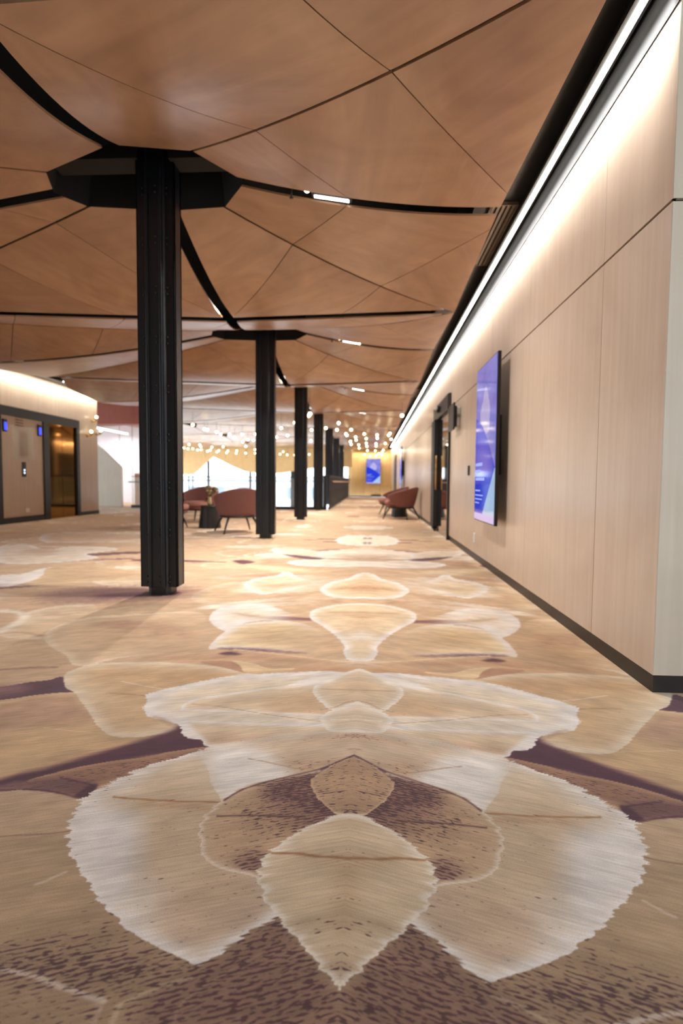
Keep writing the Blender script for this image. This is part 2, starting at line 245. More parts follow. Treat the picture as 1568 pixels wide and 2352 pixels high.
# ------------------------------------------------------------------ floor: printed carpet
XA = -0.045
OPS = [["P",[[-0.041,8.579],[0.316,8.671],[0.481,7.932],[0.26,7.351],[-0.043,7.44]],[232,214,190],[234,226,219],0.15,[232,214,190],0.1,0,0.006,1],["S",[[0.08,8.231],[0.042,8.432],[0.007,8.305],[0.006,8.177],[0.052,8.109]],[82,38,54],0.55,0.02,0,0,0],["S",[[0.071,7.64],[0.031,7.483],[0.001,7.594],[0.002,7.704],[0.047,7.755]],[82,38,54],0.55,0.02,0,0,0],["P",[[-0.043,6.909],[0.24,6.875],[0.562,6.663],[0.736,6.282],[0.406,6.063],[-0.045,6.149]],[238,222,202],[234,226,219],0.1,[238,222,202],0.1,0,0.006,1],["P",[[-0.045,5.844],[0.197,5.883],[0.549,5.978],[0.861,5.746],[0.634,5.467],[-0.046,5.481]],[234,218,196],[234,226,219],0.12,[234,218,196],0.1,0,0.006,1],["S",[[0.321,6.329],[-0.044,6.409],[-0.045,6.044],[0.254,6.045]],[176,138,106],0.5,0.15,0,0,0],["P",[[1.247,6.756],[0.926,6.884],[0.547,6.499],[0.601,6.007],[0.936,6.221]],[230,212,186],[234,226,219],0.1,[230,212,186],0.1,0,0.006,0],["S",[[1.006,6.328],[0.727,6.208],[0.478,6.021],[0.594,5.939],[0.808,6.054]],[82,38,54],0.85,0.03,0,0,0],["P",[[1.305,5.396],[1.004,5.485],[0.613,5.301],[0.339,5.172],[0.789,5.026],[1.081,5.199]],[228,204,166],[214,184,140],0.1,[228,204,166],0.1,0,0.006,0],["S",[[2.018,5.716],[1.819,5.705],[1.511,5.643],[1.595,5.603],[1.927,5.598]],[82,38,54],0.8,0.02,0,0,0],["S",[[1.465,5.744],[1.362,5.821],[1.208,5.676],[1.288,5.514],[1.379,5.595]],[82,38,54],0.85,0.03,0,0,0],["S",[[2.603,5.685],[2.444,5.735],[2.029,5.748],[1.995,5.654],[2.377,5.581]],[82,38,54],0.85,0.02,0,0,0],["S",[[3.322,6.063],[3.23,6.19],[2.761,6.406],[2.71,6.289],[3.116,5.974]],[82,38,54],0.7,0.02,0,0,0],["P",[[4.789,6.651],[4.613,6.916],[4.003,6.429],[3.912,6.757],[3.473,6.763],[3.143,6.531],[3.317,6.102],[3.014,5.808],[3.221,5.489],[3.834,5.33]],[226,208,186],[234,226,219],0.12,[226,208,186],0.1,0,0.006,0],["P",[[4.947,7.719],[5.121,8.451],[3.675,8.502],[3.294,7.63],[3.924,7.211],[4.451,7.145]],[214,182,150],[226,212,198],0.2,[214,182,150],0.1,0,0.006,0],["S",[[4.266,6.398],[4.107,6.595],[3.755,6.208],[3.775,5.9],[4.112,6.088]],[176,138,106],0.45,0.15,0,0,0],["P",[[3.326,4.627],[3.192,4.733],[3.189,5.059],[3.064,5.072],[2.951,4.665],[2.882,4.333],[2.971,4.136]],[232,222,214],[234,226,219],0.1,[232,222,214],0.1,0,0.006,0],["P",[[3.148,5.063],[2.884,5.228],[2.51,5.504],[2.466,5.388],[2.71,5.247],[2.142,4.986],[2.041,4.757],[2.395,4.421],[2.727,4.271],[2.858,4.297],[2.911,4.602]],[206,172,134],[214,184,140],0.12,[206,172,134],0.1,0,0.006,0],["S",[[2.424,3.854],[2.353,4.021],[2.048,4.189],[1.545,4.201],[1.399,3.996],[1.627,3.806],[1.946,3.72],[2.21,3.724]],[104,62,74],0.95,0.22,0,0,0],["S",[[2.533,3.813],[2.239,4.135],[1.441,4.211],[1.265,3.711],[1.695,3.477],[2.16,3.537]],[176,138,106],0.55,0.4,0,0,0],["S",[[2.019,3.922],[1.563,4.062],[1.493,3.971],[1.926,3.809]],[82,38,54],0.8,0.1,0,0,0],["S",[[2.629,4.697],[2.08,4.846],[1.799,4.874],[2.006,4.583],[2.438,4.499]],[176,138,106],0.35,0.15,0,0,0],["P",[[1.015,4.38],[1.018,4.639],[0.914,4.802],[0.818,4.88],[0.797,5.074],[0.715,5.033],[0.587,4.768],[0.37,4.579],[0.498,4.374],[0.649,4.182],[0.781,4.054],[0.891,4.159]],[228,206,172],[234,226,219],0.12,[222,200,166],0.2,0,0.006,0,[0.367,0.74]],["S",[[0.869,4.394],[0.697,4.468],[0.439,4.512],[0.714,4.353]],[176,138,106],0.7,0.08,0,1,0],["S",[[0.65,3.987],[0.459,4.068],[0.456,3.785],[0.644,3.768]],[176,138,106],0.5,0.15,0,0,0],["P",[[-0.046,5.161],[0.079,5.049],[0.152,4.811],[0.296,4.606],[0.364,4.314],[0.31,4.114],[0.199,3.982],[-0.048,3.975]],[222,190,150],[234,226,219],0.11,[222,200,166],0.25,0,0.006,1],["S",[[0.239,4.325],[0.099,4.43],[-0.047,4.463],[-0.048,4.282],[0.094,4.286]],[184,132,92],0.85,0.12,0,1,1],["S",[[0.358,3.908],[0.227,3.905],[0.142,3.827],[0.301,3.827]],[176,138,106],0.8,0.06,0,0,0],["P",[[0.975,3.286],[1.008,3.489],[0.958,3.632],[0.852,3.708],[0.729,3.719],[0.583,3.601],[0.402,3.379],[0.476,3.308],[0.638,3.283],[0.73,3.203],[0.753,3.028],[0.816,3.041],[0.905,3.148]],[230,214,192],[234,226,219],0.1,[234,226,219],0.2,0,0.006,0,[0.371,0.677]],["S",[[0.864,3.454],[0.725,3.419],[0.467,3.341],[0.645,3.315]],[176,138,106],0.7,0.06,0,1,0],["P",[[0.798,2.698],[0.809,2.867],[0.795,3.042],[0.76,3.16],[0.632,3.252],[0.472,3.287],[0.293,3.16],[0.144,2.906],[0.12,2.717],[0.285,2.668],[0.609,2.699],[0.728,2.711]],[214,184,140],[234,226,219],0.08,[228,206,168],0.22,0,0.006,0,[0.149,0.595]],["S",[[0.689,3.033],[0.487,3.05],[0.313,2.892],[0.545,2.833]],[176,138,106],0.25,0.15,0,1,0],["P",[[-0.048,3.816],[0.14,3.785],[0.272,3.68],[0.344,3.572],[0.353,3.452],[0.322,3.321],[0.242,3.184],[0.149,2.989],[0.096,2.83],[0.084,2.684],[0.057,2.579],[-0.051,2.568]],[226,198,160],[234,226,219],0.07,[222,200,166],0.2,0,0.006,1],["S",[[0.231,3.545],[0.098,3.533],[-0.049,3.582],[-0.049,3.396],[0.094,3.451]],[180,128,94],0.8,0.06,0,1,1],["S",[[0.183,3.49],[-0.049,3.487],[-0.05,3.189],[0.087,3.278]],[206,172,134],0.8,0.12,0,1,1],["S",[[0.085,2.952],[-0.05,3.095],[-0.051,2.568],[0.077,2.558]],[234,226,219],1,0.09,0,0,1],["P",[[1.779,2.837],[1.829,2.993],[1.81,3.151],[1.716,3.287],[1.441,3.38],[1.182,3.473],[1.037,3.392],[0.933,3.106],[0.862,2.768],[0.948,2.615],[1.144,2.545],[1.326,2.392],[1.476,2.539],[1.635,2.667]],[206,172,134],[228,208,178],0.06,[214,184,148],0.3,0,0.006,0,[0.917,1.243]],["S",[[1.604,3.128],[1.438,3.183],[1.113,3.053],[1.006,2.901],[1.294,2.982]],[158,112,92],0.6,0.12,0,0,0],["S",[[1.488,3.059],[1.043,3.003],[0.884,2.691],[1.168,2.597]],[198,162,126],0.5,0.2,0,0,0],["P",[[2.618,3.395],[2.413,3.365],[2.27,3.354],[2.147,3.228],[2.101,3.086],[2.089,2.916],[2.143,2.782]],[202,166,130],[230,212,186],0.07,[202,166,130],0.1,0,0.006,0],["L",[[2.572,3.375],[2.328,3.372],[2.181,3.269],[2.128,3.165],[2.077,2.899]],[234,218,196],0.05,1.0,0],["L",[[2.053,2.866],[1.954,2.909],[1.779,2.837]],[176,138,106],0.03,0.6,0],["L",[[1.658,2.32],[1.554,2.351],[1.42,2.373]],[150,104,84],0.018,0.8,0],["S",[[1.973,2.755],[1.762,2.773],[1.517,2.569],[1.506,2.408],[1.69,2.364]],[200,168,128],0.5,0.15,0,0,0],["S",[[1.047,2.526],[0.788,2.607],[0.595,2.643],[-0.051,2.5],[-0.051,2.413],[0.455,2.402],[0.549,2.453],[0.732,2.5],[0.9,2.487]],[196,150,114],0.75,0.06,0,0,1],["S",[[0.752,2.716],[0.616,2.727],[0.285,2.668],[0.605,2.685]],[82,38,54],0.75,0.03,0,0,0],["S",[[0.717,2.633],[0.669,2.665],[0.608,2.621],[0.676,2.609]],[82,38,54],0.9,0.02,0,0,0],["L",[[0.654,2.695],[0.462,2.654],[0.231,2.591],[-0.051,2.531]],[230,202,160],0.02,0.8,0],["P",[[0.694,2.516],[0.639,2.514],[0.586,2.475],[0.52,2.38],[0.559,2.366],[0.624,2.418],[0.77,2.485]],[186,140,108],[186,140,108],0.02,[186,140,108],0.1,0,0.006,0],["P",[[0.622,2.528],[0.518,2.498],[0.432,2.439],[0.299,2.449],[0.372,2.397],[0.517,2.369],[0.573,2.463]],[232,202,158],[232,202,158],0.03,[232,202,158],0.1,0,0.006,0],["P",[[1.618,2.057],[1.515,2.121],[1.437,2.176],[1.362,2.212],[1.312,2.248],[1.169,2.082],[1.25,2.063],[1.341,2.034],[1.422,1.993],[1.527,1.944]],[94,52,66],[94,52,66],0.03,[94,52,66],0.1,0.3,0.01,0],["S",[[1.67,2.124],[1.443,2.156],[1.37,2.076],[1.446,2.026],[1.559,1.983]],[150,108,100],0.7,0.05,0,0,0],["P",[[1.655,1.848],[1.41,1.977],[1.317,2.053],[1.192,2.09],[1.114,2.051],[0.896,1.867],[0.613,1.852],[0.579,1.755],[0.732,1.654],[0.913,1.474],[1.005,1.416],[1.177,1.318]],[190,150,118],[212,178,134],0.06,[190,150,118],0.1,0,0.006,0],["S",[[1.268,1.675],[1.051,1.82],[0.654,1.832],[0.623,1.752],[0.844,1.591],[1.079,1.428]],[206,172,124],0.8,0.12,0,1,0],["L",[[1.104,1.776],[0.934,1.755],[0.772,1.741],[0.692,1.731]],[222,192,150],0.006,0.7,0],["P",[[1.296,2.218],[1.328,2.295],[1.316,2.375],[1.26,2.428],[1.127,2.463],[0.96,2.476],[0.783,2.459],[0.669,2.432],[0.529,2.368],[0.356,2.3],[0.425,1.939],[0.583,1.813],[0.698,1.746],[0.826,1.731],[0.92,1.802],[1.032,1.933],[1.114,2.025],[1.166,2.083],[1.232,2.133]],[208,172,128],[226,206,178],0.06,[222,196,160],0.18,0,0.006,0],["S",[[1.118,2.024],[1.04,2.013],[0.849,1.908],[0.756,1.774],[0.877,1.766],[1.003,1.896]],[198,160,118],0.5,0.06,0.15,1,0],["S",[[1.155,2.347],[1.019,2.275],[0.813,2.255],[0.659,2.201],[0.522,2.341],[0.705,2.411],[0.945,2.336]],[196,150,106],0.5,0.1,0,1,0],["L",[[1.036,2.092],[0.952,2.09],[0.869,2.078]],[172,128,92],0.008,0.7,1],["L",[[1.034,2.222],[0.918,2.181],[0.831,2.154]],[232,214,186],0.008,0.8,1],["S",[[1.209,1.225],[1.028,1.448],[0.937,1.513],[0.847,1.596],[0.748,1.688],[0.64,1.796],[0.651,1.878],[0.599,1.836],[0.482,1.689],[0.503,1.665],[0.669,1.609],[0.827,1.511],[0.942,1.438],[0.999,1.408],[1.164,1.179]],[82,38,54],1,0.022,0,0,0],["P",[[0.962,1.41],[0.926,1.473],[0.841,1.534],[0.766,1.575],[0.669,1.609],[0.56,1.661],[0.487,1.683],[0.464,1.631],[0.578,1.558],[0.677,1.479],[0.753,1.425],[0.746,1.377],[0.844,1.406],[0.921,1.407]],[156,112,88],[176,134,102],0.03,[156,112,88],0.1,0.55,0.008,0],["S",[[1.023,1.406],[0.949,1.449],[0.845,1.472],[0.742,1.452],[0.745,1.387],[0.841,1.402],[0.99,1.395]],[110,72,72],0.8,0.015,0.5,0,0],["S",[[0.771,1.411],[0.758,1.446],[0.737,1.448],[0.735,1.392],[0.755,1.383],[0.774,1.394]],[82,38,54],1,0.006,0,0,0],["L",[[0.858,1.471],[0.798,1.459],[0.751,1.444]],[82,38,54],0.006,0.8,0],["L",[[0.994,1.402],[0.922,1.409],[0.844,1.406],[0.757,1.382]],[82,38,54],0.006,0.95,0],["P",[[1.426,1.211],[0.987,1.391],[0.932,1.404],[0.854,1.401],[0.779,1.381],[0.74,1.367],[0.661,1.393],[-0.116,1.511],[-0.081,0.629],[0.687,0.582]],[172,142,110],[190,162,130],0.05,[184,154,122],0.25,0.42,0.006,0],["S",[[1.409,1.302],[0.859,1.39],[0.736,1.348],[0.705,1.251],[0.802,1.229],[1.237,1.144]],[196,164,130],0.8,0.02,-0.3,0,0],["L",[[1.135,1.15],[0.858,1.213],[0.798,1.223],[0.738,1.234],[0.7,1.246]],[128,94,76],0.005,0.9,0],["S",[[1.222,1.13],[0.849,1.2],[0.691,1.211],[0.544,1.043],[0.595,0.973],[0.944,0.873]],[186,156,120],0.7,0.07,-0.22,0,0],["L",[[0.673,1.069],[0.658,1.08],[0.643,1.096],[0.63,1.109]],[212,190,168],0.007,0.8,0],["S",[[0.142,1.024],[0.109,0.989],[0.07,0.946],[0.015,0.881],[-0.011,0.814],[0.144,0.772],[0.347,0.747],[0.325,0.838],[0.254,0.898],[0.189,0.961]],[138,104,88],0.8,0.03,0.78,0,0],["S",[[-0.009,0.863],[-0.053,0.866],[-0.054,0.725],[0.079,0.716],[0.026,0.827]],[170,138,110],0.7,0.05,0.6,0,1],["S",[[0.706,0.888],[0.523,0.928],[0.368,0.919],[0.269,0.895],[0.361,0.851],[0.516,0.85]],[150,120,98],0.6,0.06,0.95,0,0],["L",[[0.66,0.872],[0.611,0.871],[0.558,0.865],[0.493,0.849],[0.428,0.832],[0.396,0.827]],[216,198,182],0.009,0.8,0],["L",[[0.263,0.878],[0.304,0.861],[0.353,0.833],[0.384,0.805],[0.406,0.779]],[206,180,150],0.007,0.7,0],["L",[[0.15,0.933],[0.204,0.89],[0.252,0.847],[0.278,0.796]],[176,148,128],0.004,0.5,0],["P",[[-0.051,2.358],[0.131,2.421],[0.37,2.38],[0.595,2.314],[0.753,2.199],[0.852,2.115],[0.862,2.07],[0.837,2.02],[0.83,1.971],[0.791,1.905],[0.75,1.878],[0.638,1.833],[0.509,1.729],[-0.052,1.901]],[228,212,190],[234,226,219],0.05,[234,226,219],0.12,0,0.01,1],["S",[[0.719,2.103],[0.5,2.248],[0.24,2.309],[-0.051,2.331],[-0.051,2.138],[0.546,2.009]],[228,208,178],0.7,0.08,0,1,1],["L",[[0.689,2.296],[0.529,2.368],[0.255,2.429],[0.052,2.468],[-0.051,2.482]],[206,160,108],0.014,0.6,0],["L",[[0.748,1.885],[0.714,1.87],[0.65,1.822]],[176,138,106],0.02,0.5,0],["P",[[0.675,1.951],[0.684,2.006],[0.65,2.059],[0.573,2.1],[0.477,2.153],[0.341,2.215],[0.232,2.248],[-0.051,2.27],[-0.052,1.769],[0.082,1.76],[0.315,1.728],[0.479,1.689],[0.517,1.728],[0.574,1.787],[0.635,1.868]],[216,188,152],[234,226,219],0.03,[226,204,174],0.12,0,0.003,1],["S",[[0.416,1.902],[0.196,1.956],[-0.052,1.974],[-0.052,1.769],[0.486,1.701],[0.549,1.757]],[200,162,130],0.9,0.06,0.35,1,1],["S",[[0.376,2.021],[0.185,2.166],[0.097,1.963],[0.091,1.89],[0.223,1.917]],[212,176,136],0.8,0.05,0.12,1,0],["L",[[0.652,2.013],[0.543,2.001],[0.433,1.969],[0.291,1.93],[0.132,1.898]],[180,140,104],0.006,0.6,1],["L",[[0.431,1.961],[0.29,1.923],[0.123,1.888]],[240,224,196],0.007,0.9,1],["P",[[-0.051,2.476],[0.011,2.46],[0.07,2.404],[0.147,2.359],[0.24,2.309],[0.305,2.228],[0.196,2.261],[0.121,2.277],[-0.051,2.331]],[236,226,212],[234,226,219],0.03,[236,226,212],0.1,0,0.006,1],["P",[[-0.051,2.47],[0.007,2.454],[0.069,2.398],[0.133,2.307],[0.185,2.247],[0.19,2.175],[0.169,2.113],[0.135,2.056],[0.096,2.002],[-0.052,1.974]],[216,190,156],[240,230,216],0.035,[226,206,178],0.1,0,0.006,1],["S",[[0.099,2.244],[-0.051,2.342],[-0.051,2.212],[0.041,2.209]],[204,166,124],0.6,0.05,0,1,1],["L",[[0.156,2.201],[0.078,2.202],[-0.051,2.202]],[184,146,112],0.005,0.8,1],["P",[[-0.051,2.086],[0.001,2.087],[0.051,2.045],[0.107,1.985],[0.135,1.93],[0.126,1.888],[0.107,1.848],[0.083,1.823],[-0.052,1.826]],[222,200,170],[240,230,216],0.032,[232,216,196],0.08,0,0.006,1],["L",[[0.093,1.915],[0.029,1.924],[-0.052,1.926]],[246,234,212],0.008,0.9,1],["L",[[0.142,1.998],[0.085,2.027],[0.036,2.08],[-0.051,2.112]],[150,112,90],0.006,0.5,0],["P",[[0.489,1.666],[0.546,1.623],[0.601,1.582],[0.658,1.523],[0.696,1.468],[0.722,1.427],[0.742,1.371],[0.734,1.329],[0.712,1.267],[0.679,1.204],[0.646,1.161],[0.611,1.128],[0.577,1.097],[0.54,1.061],[0.497,1.025],[0.452,0.993],[0.414,0.966],[0.371,0.945],[0.34,0.932],[0.301,0.918],[0.256,0.901],[0.23,0.926],[0.19,0.964],[0.133,1.024],[0.03,1.077],[0.047,1.304],[0.239,1.487],[0.418,1.569]],[204,178,146],[234,226,219],0.035,[224,212,198],0.17,0.24,0.014,0],["S",[[0.73,1.349],[0.665,1.353],[0.548,1.305],[0.487,1.122],[0.498,1.046],[0.584,1.116],[0.68,1.212]],[230,222,216],0.95,0.05,-0.3,1,0],["S",[[0.599,1.544],[0.46,1.618],[0.342,1.395],[0.443,1.404],[0.595,1.44]],[216,190,156],0.7,0.05,0.05,1,0],["S",[[0.379,1.054],[0.235,1.153],[0.126,1.036],[0.189,0.959],[0.279,0.925],[0.359,0.958]],[200,170,140],0.8,0.05,0.32,1,0],["L",[[0.659,1.393],[0.585,1.388],[0.485,1.385],[0.359,1.388]],[170,116,66],0.007,0.9,1],["S",[[0.582,1.382],[0.363,1.381],[0.355,1.355],[0.548,1.361]],[190,150,110],0.5,0.012,0,1,0],["P",[[-0.052,1.826],[0.086,1.819],[0.177,1.81],[0.265,1.784],[0.375,1.733],[0.457,1.703],[0.493,1.665],[0.47,1.604],[0.433,1.531],[0.409,1.475],[0.377,1.429],[0.351,1.398],[0.295,1.398],[0.054,1.395],[-0.052,1.507]],[216,190,160],[226,212,198],0.006,[220,202,178],0.08,0.1,0.003,1],["S",[[0.493,1.665],[0.368,1.703],[0.239,1.634],[0.17,1.538],[0.297,1.408],[0.369,1.403]],[234,227,219],0.95,0.05,-0.3,1,0],["S",[[0.17,1.753],[-0.052,1.826],[-0.052,1.676],[0.095,1.579],[0.157,1.538],[0.239,1.634]],[196,160,128],0.85,0.05,0.5,1,1],["S",[[0.084,1.791],[-0.052,1.807],[-0.052,1.682],[0.02,1.699]],[186,148,128],0.7,0.02,0.75,1,1],["L",[[0.335,1.622],[0.261,1.601],[0.175,1.574],[0.121,1.575]],[176,134,96],0.005,0.7,1],["P",[[-0.052,1.682],[-0.01,1.673],[0.044,1.626],[0.095,1.579],[0.158,1.55],[0.22,1.522],[0.291,1.488],[0.327,1.454],[0.359,1.39],[0.377,1.35],[0.383,1.298],[0.373,1.257],[0.354,1.21],[0.333,1.174],[0.311,1.155],[0.272,1.139],[0.215,1.127],[0.148,1.112],[-0.053,1.23]],[196,162,126],[228,212,192],0.016,[202,172,138],0.06,0.34,0.008,1],["S",[[0.22,1.522],[0.094,1.572],[0.049,1.5],[0.004,1.342],[0.114,1.299],[0.216,1.364],[0.258,1.452]],[128,88,78],0.85,0.05,0.95,1,0],["S",[[0.314,1.377],[0.199,1.405],[0.095,1.336],[0.171,1.246],[0.268,1.289]],[170,132,104],0.5,0.04,0.65,1,0],["S",[[0.266,1.172],[0.247,1.202],[0.207,1.209],[0.177,1.164],[0.192,1.135],[0.242,1.139]],[128,90,82],0.6,0.03,0.85,1,0],["L",[[0.348,1.329],[0.28,1.336],[0.211,1.339],[0.119,1.341]],[92,54,56],0.006,0.9,1],["L",[[0.349,1.398],[0.309,1.455],[0.219,1.515],[0.101,1.576],[0.044,1.626],[-0.012,1.679]],[82,38,54],0.007,0.75,0],["L",[[-0.013,1.673],[0.044,1.621],[0.097,1.572]],[82,38,54],0.008,0.7,0],["P",[[-0.052,1.66],[-0.01,1.657],[0.037,1.627],[0.081,1.58],[0.122,1.515],[0.112,1.469],[0.096,1.428],[0.072,1.397],[0.046,1.365],[0.016,1.354],[-0.053,1.358]],[182,146,112],[204,172,138],0.008,[186,150,118],0.05,0.5,0.004,1],["S",[[0.083,1.454],[-0.052,1.453],[-0.052,1.368],[0.034,1.366]],[150,114,94],0.5,0.02,0.95,1,1],["L",[[0.042,1.361],[0.005,1.36],[-0.052,1.366]],[222,198,168],0.006,0.9,0],["P",[[-0.053,1.36],[0.005,1.36],[0.042,1.352],[0.074,1.332],[0.114,1.299],[0.151,1.25],[0.182,1.217],[0.196,1.198],[0.199,1.169],[0.196,1.128],[0.187,1.097],[0.172,1.07],[0.158,1.045],[0.141,1.028],[0.123,1.008],[0.102,0.984],[0.08,0.966],[0.065,0.946],[0.046,0.925],[0.029,0.904],[0.012,0.885],[-0.005,0.871]],[210,186,152],[234,222,206],0.022,[216,194,162],0.07,0.2,0.011,1],["S",[[0.071,1.32],[-0.053,1.337],[-0.053,1.015],[0.016,1.011],[0.036,1.152],[0.101,1.197]],[178,146,108],0.6,0.05,0.22,1,1],["S",[[0.143,1.081],[0.098,1.097],[0.046,1.052],[0.077,1.007],[0.124,1.025]],[206,184,148],0.5,0.03,-0.1,1,0],["S",[[0.12,1.004],[-0.053,1.026],[-0.053,0.874],[0.007,0.874],[0.07,0.948]],[186,156,126],0.75,0.03,0.62,1,1],["L",[[0.179,1.202],[0.112,1.202],[0.06,1.196],[-0.053,1.194]],[158,112,70],0.008,0.95,1]]
def catmull(p, closed, k=4):
    p = np.array(p, float); n = len(p); out = []
    rng = range(n if closed else n-1)
    for i in rng:
        g = lambda j: p[j % n] if closed else p[min(max(j, 0), n-1)]
        a, b_, c, d = g(i-1), g(i), g(i+1), g(i+2)
        for t in np.arange(k)/k:
            out.append(.5*((2*b_)+(-a+c)*t+(2*a-5*b_+4*c-d)*t*t+(-a+3*b_-3*c+d)*t**3))
    if not closed: out.append(p[-1])
    return np.array(out, np.float32)
def sdist(x, y, poly, closed=True):
    d = np.full(x.shape, 1e9, np.float32); ins = np.zeros(x.shape, bool); n = len(poly)
    for i in range(n if closed else n-1):
        ax, ay = poly[i]; bx, by = poly[(i+1) % n]
        ex, ey = bx-ax, by-ay; l2 = ex*ex+ey*ey
        if l2 < 1e-12: continue
        wx, wy = x-ax, y-ay
        t = np.clip((wx*ex+wy*ey)/l2, 0, 1); dx = wx-t*ex; dy = wy-t*ey
        np.minimum(d, dx*dx+dy*dy, out=d)
        if closed:
            if (ay > by) != (ay < by) or ay != by:
                c = ((ay > y) != (by > y)) & (x < ex*(y-ay)/(ey if ey else 1e-9)+ax)
                ins ^= c
    d = np.sqrt(d)
    return np.where(ins, d, -d) if closed else d
def sstep(x): x = np.clip(x, 0, 1); return x*x*(3-2*x)
def build_floor():
    F_ = 1220*.88
    delta = np.arange(1330, 33, -2.05); Yr = F_/delta
    Yr = np.concatenate([np.array([-7., -4., -2., -1., -.3, .2, .5, .7]), Yr[Yr > .82]])
    s_in = np.arange(-.76, .64, .00175)
    wl_ = np.linspace(0, 1, 26)[::-1][:-1]**1.5; wr_ = np.linspace(0, 1, 14)[1:]**1.5
    Ye = np.maximum(Yr, .8)
    inner = s_in[None, :]*Ye[:, None]
    Lx = np.minimum(-14., inner[:, 0]-1)[:, None]; Rx = np.maximum(5., inner[:, -1]+1)[:, None]
    left = inner[:, :1]+(Lx-inner[:, :1])*wl_[None, :]; right = inner[:, -1:]+(Rx-inner[:, -1:])*wr_[None, :]
    X = np.concatenate([left, inner, right], 1); nr, nc = X.shape
    Y = np.repeat(Yr[:, None], nc, 1)
    x = X.ravel().astype(np.float32); y = Y.ravel().astype(np.float32); u = np.abs(XA-x)
    N = len(x)
    table = np.random.RandomState(3).rand(4096).astype(np.float32)*2-1
    def n1(t):
        i = np.floor(t).astype(int); f = t-i; return table[i & 4095]*(1-f)+table[(i+1) & 4095]*f
    # feather-barb direction: rows lean up towards the axis
    barb = y+.33*u
    jag0 = n1(barb*115)*.7+n1(barb*290+77)*.5
    wob = n1(u*3.1+y*1.3+11)*.03+n1(y*2.7-u*1.9+400)*.03
    col = np.empty((N, 3), np.float32); st = np.zeros(N, np.float32)
    col[:] = (206, 172, 136)
    # repeating motif of the far carpet: layered pale petals, ochre hearts and plum slits
    rs = np.random.RandomState(21); tones = [(222, 198, 164), (208, 174, 138), (214, 184, 146), (198, 160, 126), (230, 212, 188), (204, 166, 132)]
    order = np.argsort(-rs.rand(430)); items = []
    for i in range(430):
        cu = rs.uniform(-.2, 10.5); cy = 3.2+27*rs.rand()**1.25
        ru = rs.uniform(.22, .62); ry = rs.uniform(.14, .45)
        if cu < .45: cu = 0.; ru *= .8
        items.append((cu, cy, ru, ry, tones[rs.randint(6)], rs.uniform(.35, 1.), rs.uniform(-.35, .35), rs.rand()))
    def soft(bu0, bu1, by0, by1): return np.nonzero((u > bu0) & (u < bu1) & (y > by0) & (y < by1))[0]
    for cu, cy, ru, ry, tone, rimk, tilt, kind in items:
        ix = soft(cu-ru*1.3, cu+ru*1.3, cy-ry*1.6-.1, cy+ry*1.6+.1)
        if len(ix) == 0: continue
        du = (u[ix]-cu); dy = (y[ix]-cy)-tilt*du
        du = du/ru; dy = dy/ry
        pinch = 1-.35*np.clip(dy, -1, 1)                      # teardrop
        r = np.sqrt((du/pinch)**2+dy**2)+wob[ix]*2
        if kind < .16:                                            # slit
            r2 = np.sqrt(du**2+(dy*5+.8*du)**2)
            a = sstep((1-r2)*3)[:, None]*.75
            col[ix] = col[ix]*(1-a)+np.array((112, 62, 70))*a; continue
        a = (sstep((1-r)*min(ru, ry)/.02)*sstep((du+.9)/1.1 if cu > 0 else 1.+du*0))[:, None]
        rim = sstep(1-(1-r)*min(ru, ry)/.10)[:, None]*rimk
        heart = sstep(1-np.sqrt(du**2+(dy*3.2)**2)*1.5)[:, None]*.5
        c = np.array(tone)*(1-rim)+np.array((236, 222, 204))*rim
        c = c*(1-heart)+np.array((188, 146, 110))*heart
        col[ix] = col[ix]*(1-a)+c*a
    # traced near motif, and a soft plum blot at the nearest column's foot
    last = None
    for op in OPS:
        k, pts = op[0], op[1]; P_ = np.array(pts)
        if k == 'P':
            fill, rim, rw, edge, ew, s_, jag, axf = op[2:10]; fd = op[10] if len(op) > 10 else None
            q = catmull(pts, not axf)
            if axf: q = np.concatenate([q, np.array([[-.4, q[-1][1]], [-.4, q[0][1]]], np.float32)])
            m_ = .06
            ix = soft(q[:, 0].min()-m_, q[:, 0].max()+m_, q[:, 1].min()-m_, q[:, 1].max()+m_)
            if len(ix) == 0: continue
            sc_ = np.clip(y[ix]/1.4, .6, 2.2)
            d = sdist(u[ix]+jag0[ix]*jag*1.0, y[ix]+jag0[ix]*jag*.25+wob[ix]*.12, q)
            a = sstep(.5+d/(.0022*sc_*y[ix]))[:, None]
            if fd: a = a*sstep((u[ix]-fd[0])/(fd[1]-fd[0]))[:, None]
            r1 = (1-sstep(d/(rw*(1+.8*jag0[ix]*(jag > .009)))))[:, None]
            e1 = (1-sstep(d/ew))[:, None]
            c = np.array(fill)*(1-e1)+np.array(edge)*e1
            c = c*(1-r1)+np.array(rim)*r1
            col[ix] = col[ix]*(1-a)+c*a
            st[ix] = st[ix]*(1-a[:, 0])+(s_*(1-r1[:, 0]))*a[:, 0]
            last = (ix, a[:, 0], d, rw)
        elif k == 'S':
            c, al, sf, s_, clip, axf = op[2:]
            q = catmull(pts, not axf, 3)
            if axf: q = np.concatenate([q, np.array([[-.4, q[-1][1]], [-.4, q[0][1]]], np.float32)])
            if clip: ix = last[0]
            else: ix = soft(q[:, 0].min()-sf, q[:, 0].max()+sf, q[:, 1].min()-sf, q[:, 1].max()+sf)
            if len(ix) == 0: continue
            d = sdist(u[ix]+wob[ix]*.3, y[ix]+wob[ix]*.3+jag0[ix]*sf*.25, q)
            a = sstep(.5+d/(2*sf))*al
            if clip: a = a*last[1]*sstep(last[2]/last[3])
            col[ix] = col[ix]*(1-a[:, None])+np.array(c)*a[:, None]
            if s_: st[ix] = st[ix]*(1-a/al)+max(s_, 0)*a/al if al else st[ix]
        else:
            c, w, al, clip = op[2:]
            q = catmull(pts, False, 4)
